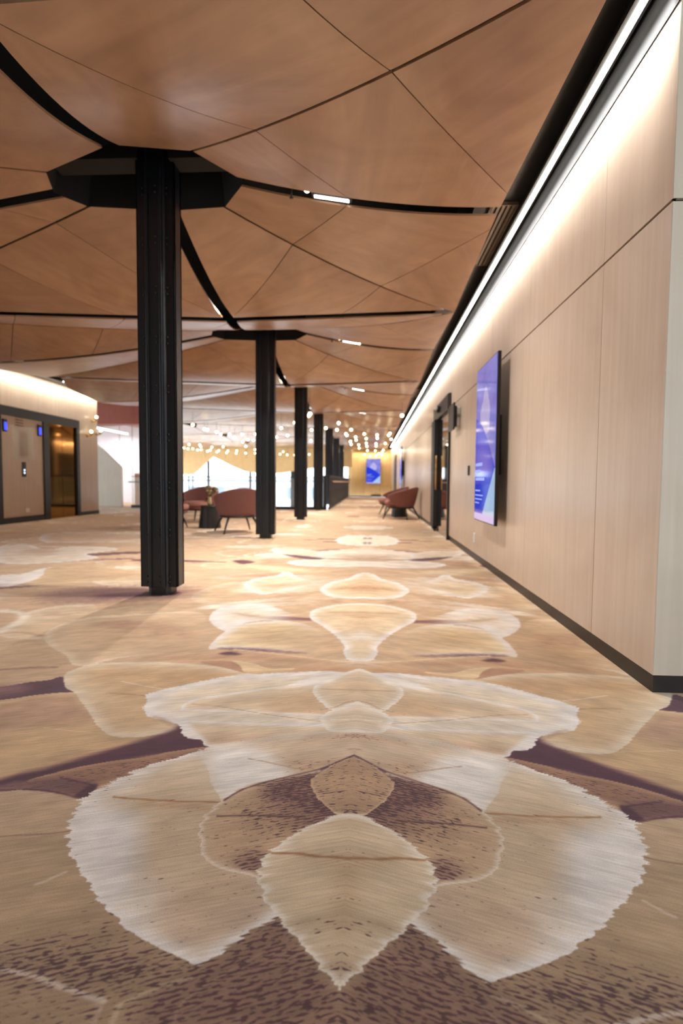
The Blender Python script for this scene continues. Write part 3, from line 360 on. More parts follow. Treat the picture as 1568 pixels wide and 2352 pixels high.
            ix = soft(q[:, 0].min()-w, q[:, 0].max()+w, q[:, 1].min()-w, q[:, 1].max()+w)
            if len(ix) == 0: continue
            d = sdist(u[ix], y[ix]+jag0[ix]*w*.3, q, False)
            a = (sstep(1-d/w)*al)[:, None]
            col[ix] = col[ix]*(1-a)+np.array(c)*a
    g_ = col.mean(1, keepdims=True); col = g_+(col-g_)*.93+1; c = np.clip(col/255, 0, 1); c = np.where(c <= .04045, c/12.92, ((c+.055)/1.055)**2.4)
    rgba = np.concatenate([c, np.clip(st, 0, 1)[:, None]], 1).astype(np.float32)
    # faces
    i = np.arange(nr-1)[:, None]*nc+np.arange(nc-1)[None, :]
    cx = (X[:-1, :-1]+X[1:, 1:])/2; cy = (Y[:-1, :-1]+Y[1:, 1:])/2
    keep = ~((cx < -1.36) & (cx > -7.6) & (cy > 16.6)) & ~((cx <= -7.6) & (cy > 20.3)) & ~(cy > 31.6) & (cx < 5.2) & (cx > -14.5)
    i = i[keep]
    q = np.stack([i, i+1, i+1+nc, i+nc], 1)
    used = np.unique(q); remap = np.zeros(N, np.int32); remap[used] = np.arange(len(used)); q = remap[q]
    me = bpy.data.meshes.new('floor'); nv = len(used); nf = len(q)
    me.vertices.add(nv); me.loops.add(nf*4); me.polygons.add(nf)
    co = np.stack([x[used], y[used], np.zeros(nv, np.float32)], 1).astype(np.float32)
    me.vertices.foreach_set('co', co.ravel())
    me.loops.foreach_set('vertex_index', q.astype(np.int32).ravel())
    me.polygons.foreach_set('loop_start', (np.arange(nf)*4).astype(np.int32))
    me.update(calc_edges=True)
    at = me.color_attributes.new('print', 'FLOAT_COLOR', 'POINT'); at.data.foreach_set('color', rgba[used].ravel())
    m, nt, b = principled('printed_axminster_carpet'); N_ = nt.nodes; Lk = nt.links
    vc = N_.new('ShaderNodeAttribute'); vc.attribute_name = 'print'
    geo = N_.new('ShaderNodeTexCoord'); sp = N_.new('ShaderNodeSeparateXYZ'); Lk.new(geo.outputs['Object'], sp.inputs[0])
    uu = node_math(N_, Lk, 'ABSOLUTE', node_math(N_, Lk, 'SUBTRACT', sp.outputs[0], XA))
    bb = node_math(N_, Lk, 'ADD', sp.outputs[1], node_math(N_, Lk, 'MULTIPLY', uu, .33))
    def noise(ku, kb, det, off=0.):
        cb = N_.new('ShaderNodeCombineXYZ'); Lk.new(node_math(N_, Lk, 'MULTIPLY', uu, ku), cb.inputs[0]); Lk.new(node_math(N_, Lk, 'MULTIPLY', bb, kb), cb.inputs[1]); cb.inputs[2].default_value = off
        n = N_.new('ShaderNodeTexNoise'); n.inputs['Scale'].default_value = 1; n.inputs['Detail'].default_value = det; Lk.new(cb.outputs[0], n.inputs['Vector']); return n.outputs[0]
    def mr(v, a, b2, c_, d_):
        n = N_.new('ShaderNodeMapRange'); n.interpolation_type = 'SMOOTHSTEP'
        for j, t in enumerate((v, a, b2, c_, d_)):
            if isinstance(t, (int, float)): n.inputs[j].default_value = t
            else: Lk.new(t, n.inputs[j])
        return n.outputs[0]
    dash = noise(48, 170, 1.5); row = node_math(N_, Lk, 'SINE', node_math(N_, Lk, 'MULTIPLY', bb, 560.)); dash = node_math(N_, Lk, 'ADD', node_math(N_, Lk, 'MULTIPLY', dash, .8), node_math(N_, Lk, 'ADD', node_math(N_, Lk, 'MULTIPLY', row, .045), .10)); big = noise(3.5, 7, 4, 5.); fine = noise(520, 520, 1, 9.); tuft = noise(9, 165, 2, 3.)
    mott = noise(9, 16, 4, 14.)
    thr = node_math(N_, Lk, 'SUBTRACT', .73, node_math(N_, Lk, 'MULTIPLY', vc.outputs['Alpha'], .30))
    mk = mr(dash, thr, node_math(N_, Lk, 'ADD', thr, .06), 0., .9)
    c1 = node_mix(N_, Lk, mk, vc.outputs['Color'], (84, 52, 58))
    def mul(c_, v):
        n = N_.new('ShaderNodeMix'); n.data_type = 'RGBA'; n.blend_type = 'MULTIPLY'; n.inputs[0].default_value = 1; Lk.new(c_, n.inputs[6]); Lk.new(v, n.inputs[7]); return n.outputs[2]
    c2 = mul(c1, mr(big, .25, .75, .88, 1.1)); c2 = mul(c2, mr(fine, .2, .8, .84, 1.14)); c2 = mul(c2, mr(tuft, .3, .7, .88, 1.10)); c2 = mul(c2, mr(mott, .3, .7, .88, 1.07))
    Lk.new(c2, b.inputs['Base Color']); b.inputs['Roughness'].default_value = .93; b.inputs['Specular IOR Level'].default_value = .25
    b.inputs['Sheen Weight'].default_value = .15
    bp = N_.new('ShaderNodeBump'); bp.inputs['Strength'].default_value = .5; bp.inputs['Distance'].default_value = .003
    Lk.new(fine, bp.inputs['Height']); Lk.new(bp.outputs[0], b.inputs['Normal'])
    return struct(link('floor', me, m))
floor = build_floor()
# floor slab edge around the void
slab = struct(boxes('trim_1', [(-1.36, -1.26, 16.6, 31.5, -.35, -.004), (-7.6, -1.26, 16.5, 16.6, -.35, -.004), (-7.7, -7.6, 16.6, 20.3, -.35, -.004)], M_black))

# ------------------------------------------------------------------ right wall
WX = 1.195; CY0 = 2.268; WTOP = 2.785; GR = 2.02
D0, D1 = 8.20, 10.15     # mirrored doorway
wall_right = struct(boxes('wall_right', [(WX+.022, WX+.30, CY0+.02, D0, .0, 3.9), (WX+.022, WX+.30, D1, 31.7, .0, 3.9), (WX+.022, WX+.30, D0, D1, 2.2, 3.9),
                    (WX+.27, WX+.30, D0, D1, 0, 2.2)], M_gap))
js = [CY0, 2.90, 4.20, 5.51, 6.82, D0]
y_ = D1
while y_ < 31.5: js2 = min(y_+1.31, 31.6); js.append((y_, js2)); y_ = js2
segs = [(js[i], js[i+1]) for i in range(5)]+[t for t in js if isinstance(t, tuple)]
for (a, b_) in segs:
    for (z0, z1) in ((.075, GR-.006), (GR+.006, WTOP)):
        box('wall_panel', WX, WX+.02, a+.002, b_-.002, z0, z1, M_wall, wall_right, .0015)
box('wall_panel', WX, WX+.02, D0+.002, D1-.002, 2.235, WTOP, M_wall, wall_right)
box('recess_strip', WX-.004, WX+.02, CY0, 31.6, WTOP, 3.07, M_void, wall_right)
wall_return = struct(box('wall_front_right', WX+.022, 5., CY0+.022, CY0+.2, 0, 3.9, M_gap))
for (a, b_) in ((WX, 2.42), (2.424, 3.64), (3.644, 5.)):
    for (z0, z1) in ((.075, GR-.006), (GR+.006, 3.0)):
        box('wall_panel', a+.0005, b_, CY0-.001, CY0+.02, z0, z1, M_pale, wall_return, .0015)
struct(boxes('baseboard_right', [(WX+.004, WX+.022, CY0+.004, D0-.0, 0, .072), (WX+.004, WX+.022, D1, 31.5, 0, .072), (WX+.022, 5., CY0+.004, CY0+.02, 0, .072)], M_base))
# black slot soffit beside the sails
soffit = struct(box('trim_2', .80, WX+.02, -1., 31.6, 3.075, 3.13, M_soffit))
for gy in (4.35, 12.6, 20.4):
    g = empty('air_grille', (1.02, gy, 3.05), {4.35: 'nearest bronze-grey slatted air grille in the black slot above the wall display', 12.6: 'middle slatted air grille in the black slot beside the lit strip',
              20.4: 'farthest slatted air grille in the black ceiling slot'}[gy], 'air grille', 'air grilles in the slot')
    boxes('grille_frame', [(-.105, .105, -.01, .0, -.005, .022), (-.105, .105, 1.15, 1.16, -.005, .022), (-.105, -.095, 0, 1.15, -.005, .022), (.095, .105, 0, 1.15, -.005, .022)], M_grille, g)
    for k in range(5): box('slat', -.088+k*.038, -.066+k*.038, .002, 1.148, .0, .016, M_grille, g)
led = empty('linear_wall_light', (1.135, 1.2, 2.93), 'continuous white linear light in the black slot above the right wall', 'linear light')
box('housing', -.035, .035, 0, 30.3, .008, .04, M_soffit, led); 
for k in range(10): box('diffuser', -.014, .014, .01+k*3.03, 3.03+k*3.03, -.004, .010, M_led, led)
# silver duct peeping out of the slot
dp = [(.93, 2.35+i*.09, 3.015+.012*math.sin(i*1.7)) for i in range(8)]
duct = tube('flexible_duct', dp, [.035, .058, .064, .06, .066, .06, .052, .03], M_foil, seg=14)
tag(duct, 'crumpled silver foil duct showing in the black slot at the ceiling edge', 'duct')

# doorway in the right wall
door = empty('door_1', (WX, 0, 0), '', ''); del door['label']; del door['category']; door['kind'] = 'structure'
boxes('door_frame', [(-.035, .02, D0-.03, D0+.03, 0, 2.235), (-.035, .02, D1-.04, D1, 0, 2.235)], M_dark, door, .003)
box('door_header', -.045, .02, D0+.03, D1-.04, 2.0, 2.235, M_dark, door, .004)
leaf = box('door_leaf', .0, .02, D0+.03, D1-.5, .01, 2.0, M_mirror, door)
tube('door_handle', [(-.05, D1-.62, .75), (-.05, D1-.62, 1.35)], .014, M_brass, leaf)
box('door_leaf', -.075, .0, D1-.5, D1-.06, .09, 2.0, M_black, door, .006)
box('door_pivot', -.045, -.02, D1-.40, D1-.36, 0, .09, M_black, door)
el = empty('emergency_light', (WX-.045, 9.2, 2.12), 'twin-headed white emergency light on the black door header', 'emergency light')
box('light_body', -.05, 0, -.05, .05, -.05, .05, M_black, el, .005)
for s in (-1, 1): ico('lamp_head', .028, M_plastic, el, (-.06, s*.035, .02), 2)
# small wall monitor
mo = empty('wall_monitor', (WX, 7.3, 1.93-.14), 'small dark wall monitor tilted out beside the mirrored doorway', 'monitor')
box('monitor_screen', -.10, -.075, -.02, .40, -.19, .17, M_dark, mo, .006)
box('monitor_back', -.075, -.045, .02, .36, -.15, .13, M_black, mo, .004)
boxes('wall_bracket', [(-.045, 0, .08, .13, .02, .12), (-.045, 0, .08, .13, -.13, -.03), (-.045, -.0, .1, .11, -.1, .1)], M_plastic, mo, .003)
sw = tag(box('access_reader', WX-.018, WX, 6.56, 6.60, .97, 1.09, M_black, None, .004), 'small black upright access reader on the plywood wall', 'reader')
ol = empty('wall_outlet', (WX, 6.15, .25), 'white power outlet low on the right plywood wall', 'outlet')
box('outlet_plate', -.01, 0, -.035, .035, -.055, .055, M_plastic, ol, .003); boxes('outlet_socket', [(-.013, -.01, -.02, .02, .008, .04), (-.013, -.01, -.02, .02, -.04, -.008)], M_plastic, ol)
# displays
def display(loc, rz, W, H, label, scr, lines=True):
    d = empty('wall_display', loc, label, 'display', 'portrait digital displays', rz)
    # local: faces -y, width along x
    box('display_body', -W/2, W/2, -.03, 0, 0, H, M_bezel, d, .004)
    box('screen', -W/2+.012, W/2-.012, -.034, -.029, .012, H-.012, scr, d)
    boxes('mount_bracket', [(-.22, .22, 0, .07, H*.30, H*.66), (-.3, .3, 0, .03, H*.22, H*.74)], M_black, d, .004)
    if lines:
        rows = [(.36, .34, .05), (.315, .22, .05), (.265, .46, .045), (.255-.06, .26, .022), (.165, .40, .018), (.14, .34, .018), (.115, .22, .018)]
        bl = []
        for (zz, w, h) in rows:
            x = -W/2+.05; rr = random.Random(int(zz*1000))
            while x < -W/2+.05+w*W:
                ww = rr.uniform(.012, .03)*(1.6 if h > .03 else 1); bl.append((x, x+ww*.7, -.0352, -.034, zz*H, zz*H+h*.6)); x += ww
        boxes('poster_lettering', bl, M_text, d)['kind'] = 'stuff'
    return d
display((WX-.085, 5.16, .50), -math.pi/2, .90, 1.52, 'large portrait blue digital display on the near right wall', M_screenR)
display((WX-.085, 19.7, .66), -math.pi/2, .90, 1.52, 'distant blue display seen edge-on along the right wall', M_screenR)
display((.13, 31.40, .78), 0, .86, 1.46, 'blue display with white corner on the honey-coloured end wall', M_screenE)
d2 = struct(boxes('door_2', [(WX-.03, WX, 25.4, 25.5, 0, 2.2), (WX-.03, WX, 27.0, 27.1, 0, 2.2), (WX-.03, WX, 25.4, 27.1, 2.1, 2.2), (WX-.01, WX, 25.5, 27.0, 0.02, 2.1)], M_dark))

struct(box('wall_back', -14, 5, -7.2, -7, 0, 3.9, M_wall))
# ------------------------------------------------------------------ end wall and far facade
wall_end = struct(box('wall_end', -1.36, WX+.3, 31.52, 31.7, 0, 3.9, M_gap))
for (a, b_) in ((-1.34, -.42), (-.42, .50), (.50, WX)):
    box('wall_panel', a+.003, b_-.003, 31.5, 31.519, .06, 2.78, M_warm, wall_end)
struct(box('baseboard_end', -1.34, WX, 31.49, 31.519, 0, .06, M_base))
tag(box('floor_grille', .02, .6, 31.45, 31.488, .0, .12, M_base, None, .004), 'low dark grille at the foot of the end wall', 'grille')
FY = 30.6
def fx(px): return (px-852)/1220*FY
def fz(py): return .88+(1105-py)/1220*FY
low = [(410, 1091), (436, 1091), (452, 1078), (470, 1060), (485, 1049), (505, 1058), (530, 1071), (560, 1083), (600, 1087), (645, 1086), (680, 1080), (715, 1074), (752, 1072), (790, 1071), (808, 1072)]
poly = [(fx(a), fz(b_)) for a, b_ in low]; poly = [(-14., fz(1091))]+poly
top = 3.9
wf = struct(prism('wall_far', poly+[(poly[-1][0], top), (-14., top)], 'Y', FY, FY+.25, M_warm))
x = -10.9
while x < -1.6:
    box('panel_joint', x, x+.012, FY-.004, FY, 2.2, 3.4, M_gap, wf); x += 1.22
# glazing frame beyond the bulkhead
wn = struct(boxes('window_1', [(-14, -1.2, FY+.3, FY+.36, .86, .92), (-14, -1.2, FY+.3, FY+.36, -4.0, -3.9)], M_dark))
for x in (-13.2, -12.6, -12., -11.4, -10.8, -10.55): box('mullion', x, x+.05, FY+.3, FY+.38, -4, 3.2, M_dark, wn)
for x in (-9.65, -7.15, -4.7, -3.2): box('mullion', x, x+(.30 if x == -4.7 else .12), FY+.3, FY+.42, -4, 3.2, M_dark, wn)
for z in (1.35,): box('transom', -14, -10.5, FY+.3, FY+.36, z, z+.05, M_dark, wn)
for i, (a, b_) in enumerate(((-14, -9.6), (-9.5, -7.1), (-7.0, -4.6), (-4.3, -1.2))): box('window_pane', a, b_, FY+.32, FY+.335, -3.9, 3.2, M_glass, wn)
# building outside
eb = empty('building', (-7, 62, -8), 'pale washed-out building seen through the far windows', 'building')
box('facade', -16, 12, 0, 6, 0, 9.5, M_ext, eb)
for r in range(3):
    for c_ in range(9): box('window', -14.5+c_*2.9, -13.2+c_*2.9, -.06, .02, 1.2+r*2.8, 2.6+r*2.8, M_extwin, eb)
lower = struct(box('floor_lower', -14, -1.3, 16.5, 31, -4.1, -4.0, M_pale))

# ------------------------------------------------------------------ balustrades at the void
bs = empty('black_balustrade', (-1.31, 16.55, 0), 'black slatted steel balustrade running along the void to the end wall', 'balustrade')
box('top_rail', -.03, .03, 0, 14.8, 1.02, 1.07, M_black, bs, .004); box('bottom_rail', -.03, .03, 0, 14.8, .02, .07, M_black, bs, .004)
for k in range(108):
    o = box('baluster', -.006, .006, .02+k*.137, .10+k*.137, .07, 1.02, M_black, bs) if k == 0 else None
    if k == 0: b0 = o
    else:
        c_ = b0.copy(); COL.objects.link(c_); c_.location = (0, k*.137, 0)
hr = tag(box('handrail', -1.20, -1.14, 16.6, 31.2, .86, .90, M_rail, None, .012), 'slim timber handrail on the corridor side of the black balustrade', 'handrail')
for k in range(10): box('rail_bracket', -1.29, -1.18, 17+k*1.5, 17.03+k*1.5, .85, .865, M_black, hr)
gb = empty('glass_balustrade', (-7.6, 16.5, 0), 'clear glass balustrade on a black base channel before the void', 'balustrade')
box('base_channel', 0, 6.22, -.04, .04, 0, .09, M_black, gb, .004); box('cap_rail', 0, 6.22, -.015, .015, .985, 1.005, M_dark, gb)
for k in range(5): box('glass_panel', .01+k*1.22, 1.21+k*1.22, -.008, .008, .09, .985, M_glass, gb)
box('corner_post', 6.12, 6.22, -.05, .07, 0, 1.07, M_black, gb, .004)

# ------------------------------------------------------------------ steel columns
def octo(r, c): return [(r, -r+c), (r, r-c), (r-c, r), (-r+c, r), (-r, r-c), (-r, -r+c), (-r+c, -r), (r-c, -r)]
def column(x, y, label):
    t = empty('steel_column', (x, y, 0), label, 'column', 'black steel columns down the lobby')
    prism('column_core', octo(.088, .03), 'Z', 0, 3.3, M_steel, t)
    z0 = .062
    for s in (-1, 1):    # side casings: channel with an open groove
        boxes('side_casing', [(min(s*.075, s*.144), max(s*.075, s*.144), -.075, -.045, z0, 3.3), (min(s*.130, s*.144), max(s*.130, s*.144), -.075, .075, z0, 3.3), (min(s*.075, s*.144), max(s*.075, s*.144), .045, .075, z0, 3.3)], M_steel, t, .004)
    for s in (-1, 1):
        boxes('face_casing', [(-.062, -.040, min(s*.08, s*.122), max(s*.08, s*.122), z0, 3.3), (.040, .062, min(s*.08, s*.122), max(s*.08, s*.122), z0, 3.3), (-.052, .052, min(s*.08, s*.108), max(s*.08, s*.108), z0, 3.3)], M_steel, t, .004)
    bl = None
    for k in range(9):
        for (bx, by) in ((-.088, -.079), (.088, -.079), (.018, -.112)):
            if bl is None: bl = tube('bolt', [(0, 0, 0), (0, -.007, 0)], .007, M_bolt, t, 6); o = bl
            else: o = bl.copy(); COL.objects.link(o)
            o.location = (bx, by, .10+k*.36)
            o2 = bl.copy(); COL.objects.link(o2); o2.location = (bx, by, .145+k*.36)
    return t
nm = ['nearest black steel column standing in the foreground lobby', 'second black steel column, beside the rose-brown armchair', 'third black steel column in the middle of the row',
      'fourth black steel column at the balustrade corner', 'fifth black steel column behind the balustrade corner', 'sixth black steel column along the balustrade', 'farthest black steel column in the row']
PIT = 4.075
CXC = -1.615
for i in range(7): column(CXC, 4.03+PIT*i, nm[i])

# ------------------------------------------------------------------ ceiling
ceiling = struct(boxes('ceiling', [(-14, 5, -7, 32, 3.9, 4.0)], M_void))
struct(boxes('trim_3', [(.93, .95, -7, 31.6, 3.13, 3.9), (-6.75, -6.70, -7, 14.2, 3.0, 3.9)], M_void))
ZC = 3.11
COLLAR = [(-.15, -.45), (.38, -.36), (.65, .02), (.40, .38), (-.06, .42), (-.72, .33), (-.88, .12), (-.77, -.16)]
npanel = [0]
def cut(bm, co, no, keep_positive):
    g = bm.verts[:]+bm.edges[:]+bm.faces[:]
    bmesh.ops.bisect_plane(bm, geom=g, plane_co=co, plane_no=no, clear_inner=keep_positive, clear_outer=not keep_positive)
def sail_bay(cx, cy, x0, x1, y0, y1, zmap, joints=True, seg=12, flipx=False, diam=None):
    C8 = [(cx+(-1 if flipx else 1)*a, cy+b_) for a, b_ in COLLAR]
    if flipx: B8 = [(cx, y0), (x0, y0), (x0, cy), (x0, y1), (cx, y1), (x1, y1), (x1, cy), (x1, y0)]
    else: B8 = [(cx, y0), (x1, y0), (x1, cy), (x1, y1), (cx, y1), (x0, y1), (x0, cy), (x0, y0)]
    for i in range(8):
        j = (i+1) % 8; A, B, C_, D = C8[i], C8[j], B8[j], B8[i]
        zA = zmap(*D); zB = zmap(*C_)
        v = []; f = []
        for r in range(seg+1):
            t = r/seg
            for q in range(7):
                w = q/6
                px = (A[0]*(1-w)+B[0]*w)*(1-t)+(D[0]*(1-w)+C_[0]*w)*t; py = (A[1]*(1-w)+B[1]*w)*(1-t)+(D[1]*(1-w)+C_[1]*w)*t
                zb = zA*(1-w)+zB*w
                z = zb+(ZC-zb)*(1-t)**1.85-.010*math.sin(math.pi*w)*math.sin(math.pi*min(t*1.1, 1))
                v.append((px, py, z))
        for r in range(seg):
            for q in range(6): k = r*7+q; f.append((k, k+1, k+8, k+7))
        me0 = bpy.data.meshes.new('tmp'); me0.from_pydata(v, [], f)
        cen = Vector(((A[0]+B[0]+C_[0]+D[0])/4, (A[1]+B[1]+C_[1]+D[1])/4, 0))
        bm = bmesh.new(); bm.from_mesh(me0)
        for (P0, P1, wd) in ((A, D, .062 if i % 2 == 0 else .011), (B, C_, .062 if j % 2 == 0 else .011), (C_, D, .085 if abs(C_[1]-D[1]) < .01 else .0)):
            if wd == 0: continue
            d = Vector((P1[0]-P0[0], P1[1]-P0[1], 0)); n = Vector((-d.y, d.x, 0)).normalized()
            if (cen-Vector((*P0, 0))).dot(n) < 0: n = -n
            cut(bm, Vector((*P0, 0))+n*wd, n, True)
        if diam:
            for (qx, qy) in diam:
                for sx in (-1, 1):
                    for sy in (-1, 1):
                        if (cen.x-qx)*sx > 0 and (cen.y-qy)*sy > 0:
                            n = Vector((sx/.30, sy/.75, 0)); cut(bm, Vector((qx+sx*.30, qy, 0)), n.normalized(), True)
        bm.to_mesh(me0); bm.free()
        # plywood joints: diamonds around the column
        sx = 1 if cen.x > cx else -1; sy = 1 if cen.y > cy else -1
        nrm = Vector((sx/1.46, sy/2.0, 0)); L_ = nrm.length
        th = [0, 1., 1.85, 2.75, 99] if joints else [0, 99]
        for a_, b2 in zip(th[:-1], th[1:]):
            bm = bmesh.new(); bm.from_mesh(me0)
            nn = nrm.normalized()
            if a_ > 0: cut(bm, Vector((cx, cy, 0))+nn*(a_/L_+.0035), nn, True)
            if b2 < 50: cut(bm, Vector((cx, cy, 0))+nn*(b2/L_-.0035), nn, False)
            if len(bm.faces) and sum(fc.calc_area() for fc in bm.faces) > .02:
                for fc in bm.faces: fc.smooth = True
                for e_ in bm.edges: e_.smooth = not e_.is_boundary
                bmesh.ops.recalc_face_normals(bm, faces=bm.faces)
                # face normals down, thickness upward
                if sum(fc.normal.z*fc.calc_area() for fc in bm.faces) > 0: bmesh.ops.reverse_faces(bm, faces=bm.faces)
                me = bpy.data.meshes.new('sail_panel'); bm.to_mesh(me)
                o = link('sail_panel', me, M_ceil, ceiling); npanel[0] += 1
                md = o.modifiers.new('thickness', 'SOLIDIFY'); md.thickness = .016; md.offset = -1
            bm.free()
        bpy.data.meshes.remove(me0)
XR, XL = .90, -6.35
def zm(x, y):
    if x > 0: return 2.85 if abs((y-4.03)/PIT-round((y-4.03)/PIT)) < .1 else 2.765
    if x < -5: return 2.68 if abs((y-4.03)/PIT-round((y-4.03)/PIT)) < .1 else 2.86
    return 2.70 if abs(x-CXC) < .5 else 2.78
for n in range(-1, 7):
    cy = 4.03+PIT*n; cyl = XL
    sail_bay(CXC, cy, XL, XR, cy-PIT/2, cy+PIT/2, zm, joints=n < 5, seg=14 if n < 2 else 9, diam=[(XL, cy+PIT/2), (XL, cy-PIT/2)] if n > 1 else None)
for n in range(4, 7):
    cy = 4.03+PIT*n
    sail_bay(2*XL-CXC, cy, 2*XL-XR+.6, XL-.03, cy-PIT/2, cy+PIT/2, lambda x, y: zm(XL-1 if x > -7 else -1.6, y), joints=False, seg=9, flipx=True, diam=[(XL, cy+PIT/2), (XL, cy-PIT/2)])
# recessed black column collars
for n in range(0, 7):
    cy = 4.03+PIT*n; v = []; f = []
    for k, (a, b_) in enumerate(COLLAR): v.append((CXC+a*1.0, cy+b_*1.0, ZC+.004))
    for k, (a, b_) in enumerate(COLLAR): v.append((CXC+a*.94, cy+b_*.94, ZC+.30))
    for k in range(8): f.append((k, (k+1) % 8, 8+(k+1) % 8, 8+k))
    f.append(tuple(range(8, 16)))
    pydata('column_collar', v, f, M_void, ceiling)
    boxes('ceiling_beam', [(CXC-.8, CXC-.12, cy-.1, cy+.1, ZC+.12, ZC+.28), (CXC+.12, CXC+.62, cy-.12, cy+.06, ZC+.10, ZC+.24)], M_void, ceiling)
# slot lights between the sails
def slot_light(loc, rz, L_, tilt, label):
    t = empty('slot_spotlight', loc, label, 'ceiling light', 'short bright lights in the ceiling gaps', rz)
    t.rotation_euler = (0, tilt, rz)
    box('housing', -L_/2-.02, L_/2+.02, -.03, .03, 0, .05, M_black, t, .003); box('diffuser', -L_/2, L_/2, -.015, .015, -.006, .002, M_led2, t)
    a_ = area_lamp('slot_lamp', (loc[0], loc[1], loc[2]-.02), L_, .05, SLOT_W, (0, 0, rz), (1, .95, .89)); a_.data.spread = 2.4
    return t
for i in range(6):
    cy = 4.03+PIT*i
    nmx = ['first', 'second', 'third', 'fourth', 'fifth', 'sixth'][i]
    slot_light((CXC+1.30, cy+.02, 2.975), 0, .26, .16, f'{nmx} bright slot light counting from the front, in the gap right of the column row')
    if i < 3:
        slot_light((CXC+.02, cy+PIT*.43, 2.80), math.pi/2, .16, .1, f'{["small", "distant small", "farthest small"][i]} bright slot light in the gap running between columns')
        s_ = empty('sprinkler_head', (CXC+1.0, cy+.02, 2.99), f'{nmx} tiny sprinkler head hanging in the ceiling gap right of the column', 'sprinkler', 'sprinkler heads')
        tube('sprinkler_pipe', [(0, 0, .08), (0, 0, 0)], .006, M_bolt, s_); lathe('deflector', [(.004, 0), (.016, -.004), (.016, -.008)], M_bolt, s_, 10)
        sp = ico('spot_bulb', .022, M_bulb, None, (0, 0, 0)); sp.location = (CXC+1.12, cy-.02, 3.02)
        tag(sp, f'{nmx} round glowing spot beside the slot light right of the column row', 'spotlight', 'round spots')
fr = empty('slot_light_track', (-5.6, 8.0, 2.80), 'dark track with small clear lamps in the left ceiling gap', 'track light')
box('track', -.5, .5, -.02, .02, -.0, .03, M_black, fr)
for k in range(4): ico('lamp_head', .018, M_plastic, fr, (-.36+k*.24, 0, -.015), 2)

# ------------------------------------------------------------------ left lift wall
LX = -7.1
wall_left = struct(boxes('wall_left', [(LX-.30, LX-.02, 6.5, 13.50, 0, 3.2)], M_gap))
def lp(a, b_, z0, z1, m=M_wall): box('wall_panel', LX-.02, LX, a+.003, b_-.003, z0, z1, m, wall_left)
lp(12.60, 13.50, .09, 2.31)
for (a, b_) in ((6.5, 8.0), (8.0, 9.9), (9.9, 11.8), (11.8, 13.5)): lp(a, b_, 2.31, 3.05)
struct(boxes('baseboard_left', [(LX-.01, LX+.01, 12.62, 13.5, 0, .09)], M_base))
portal = struct(boxes('trim_4', [(LX-.02, LX+.03, 8.2, 12.60, 2.12, 2.30), (LX-.02, LX+.03, 12.48, 12.60, 0, 2.12), (LX-.02, LX+.03, 11.18, 11.38, 0, 2.12), (LX-.02, LX+.03, 9.72, 9.86, 0, 2.12),
                              (LX-.02, LX+.02, 9.86, 11.18, 0, .12)], M_dark))
lp(9.86, 11.18, .12, 2.12, M_wall)
d3 = struct(box('door_3', LX-.04, LX-.015, 11.38, 11.92, .01, 2.12, M_bronze)); d3b = box('door_leaf', LX-.04, LX-.015, 11.93, 12.48, .01, 2.12, M_bronze, d3)
box('door_sill', LX-.02, LX+.02, 11.38, 12.48, 0, .012, M_brass, d3)
d4 = struct(box('door_4', LX-.04, LX-.015, 8.6, 9.72, .01, 2.12, M_bronze))
for k, yy in enumerate((9.97, 11.05)):
    t = empty('lift_indicator', (LX+.005, yy, 1.92), ['blue lift indicator at the left edge of the plywood lift wall', 'blue lift indicator beside the bronze lift door'][k], 'indicator', 'blue lift indicators')
    box('indicator_body', 0, .03, -.05, .05, -.12, .12, M_black, t, .004); box('indicator_screen', .03, .033, -.035, .035, -.09, .06, M_bluelcd, t)
cb = empty('lift_call_panel', (LX, 10.53, .93), 'dark lift call panel with two lit buttons on the plywood wall', 'call panel')
box('panel_plate', 0, .014, -.055, .055, 0, .30, M_dark, cb, .003)
for z in (.08, .13): lathe('call_button', [(.018, 0), (.018, .005)], M_glow, cb, 12).rotation_euler = (0, math.pi/2, 0)
for k, ch in enumerate([c for c in cb.children if c.name.startswith('call_button')]): ch.location = (.014, 0, .08+.055*k)
ol2 = tag(box('wall_outlet', LX, LX+.012, 10.55, 10.67, .20, .28, M_plastic, None, .003), 'white power outlet low on the lift wall', 'outlet')
nb = empty('notice_board', (LX+.004, 10.5, 1.25), 'clear lift notice panel with faint lettering above the call panel', 'notice')
box('clear_panel', 0, .006, -.30, .34, 0, .72, M_glass, nb)
bl = []
for r in range(12):
    x = -.10; rr = random.Random(r)
    while x < .15: w = rr.uniform(.01, .03); bl.append((.006, .0075, x, x+w*.7, .58-r*.042, .592-r*.042)); x += w
for r in range(4):
    bl.append((.006, .0075, -.20, .04, .86-r*.055, .885-r*.055))
boxes('notice_lettering', bl, mat('notice_ink', (142, 112, 92), .7), nb)['kind'] = 'stuff'
struct(box('trim_5', LX-.02, -6.40, 6.5, 14.1, 3.05, 3.10, M_soffit))
ls = empty('linear_slot_light', (-6.62, 11.2, 2.98), 'bright linear light in the dark slot above the lift wall', 'linear light'); box('housing', -.03, .03, 0, .9, .01, .04, M_black, ls); box('diffuser', -.02, .02, .02, .88, -.004, .012, M_led2, ls)
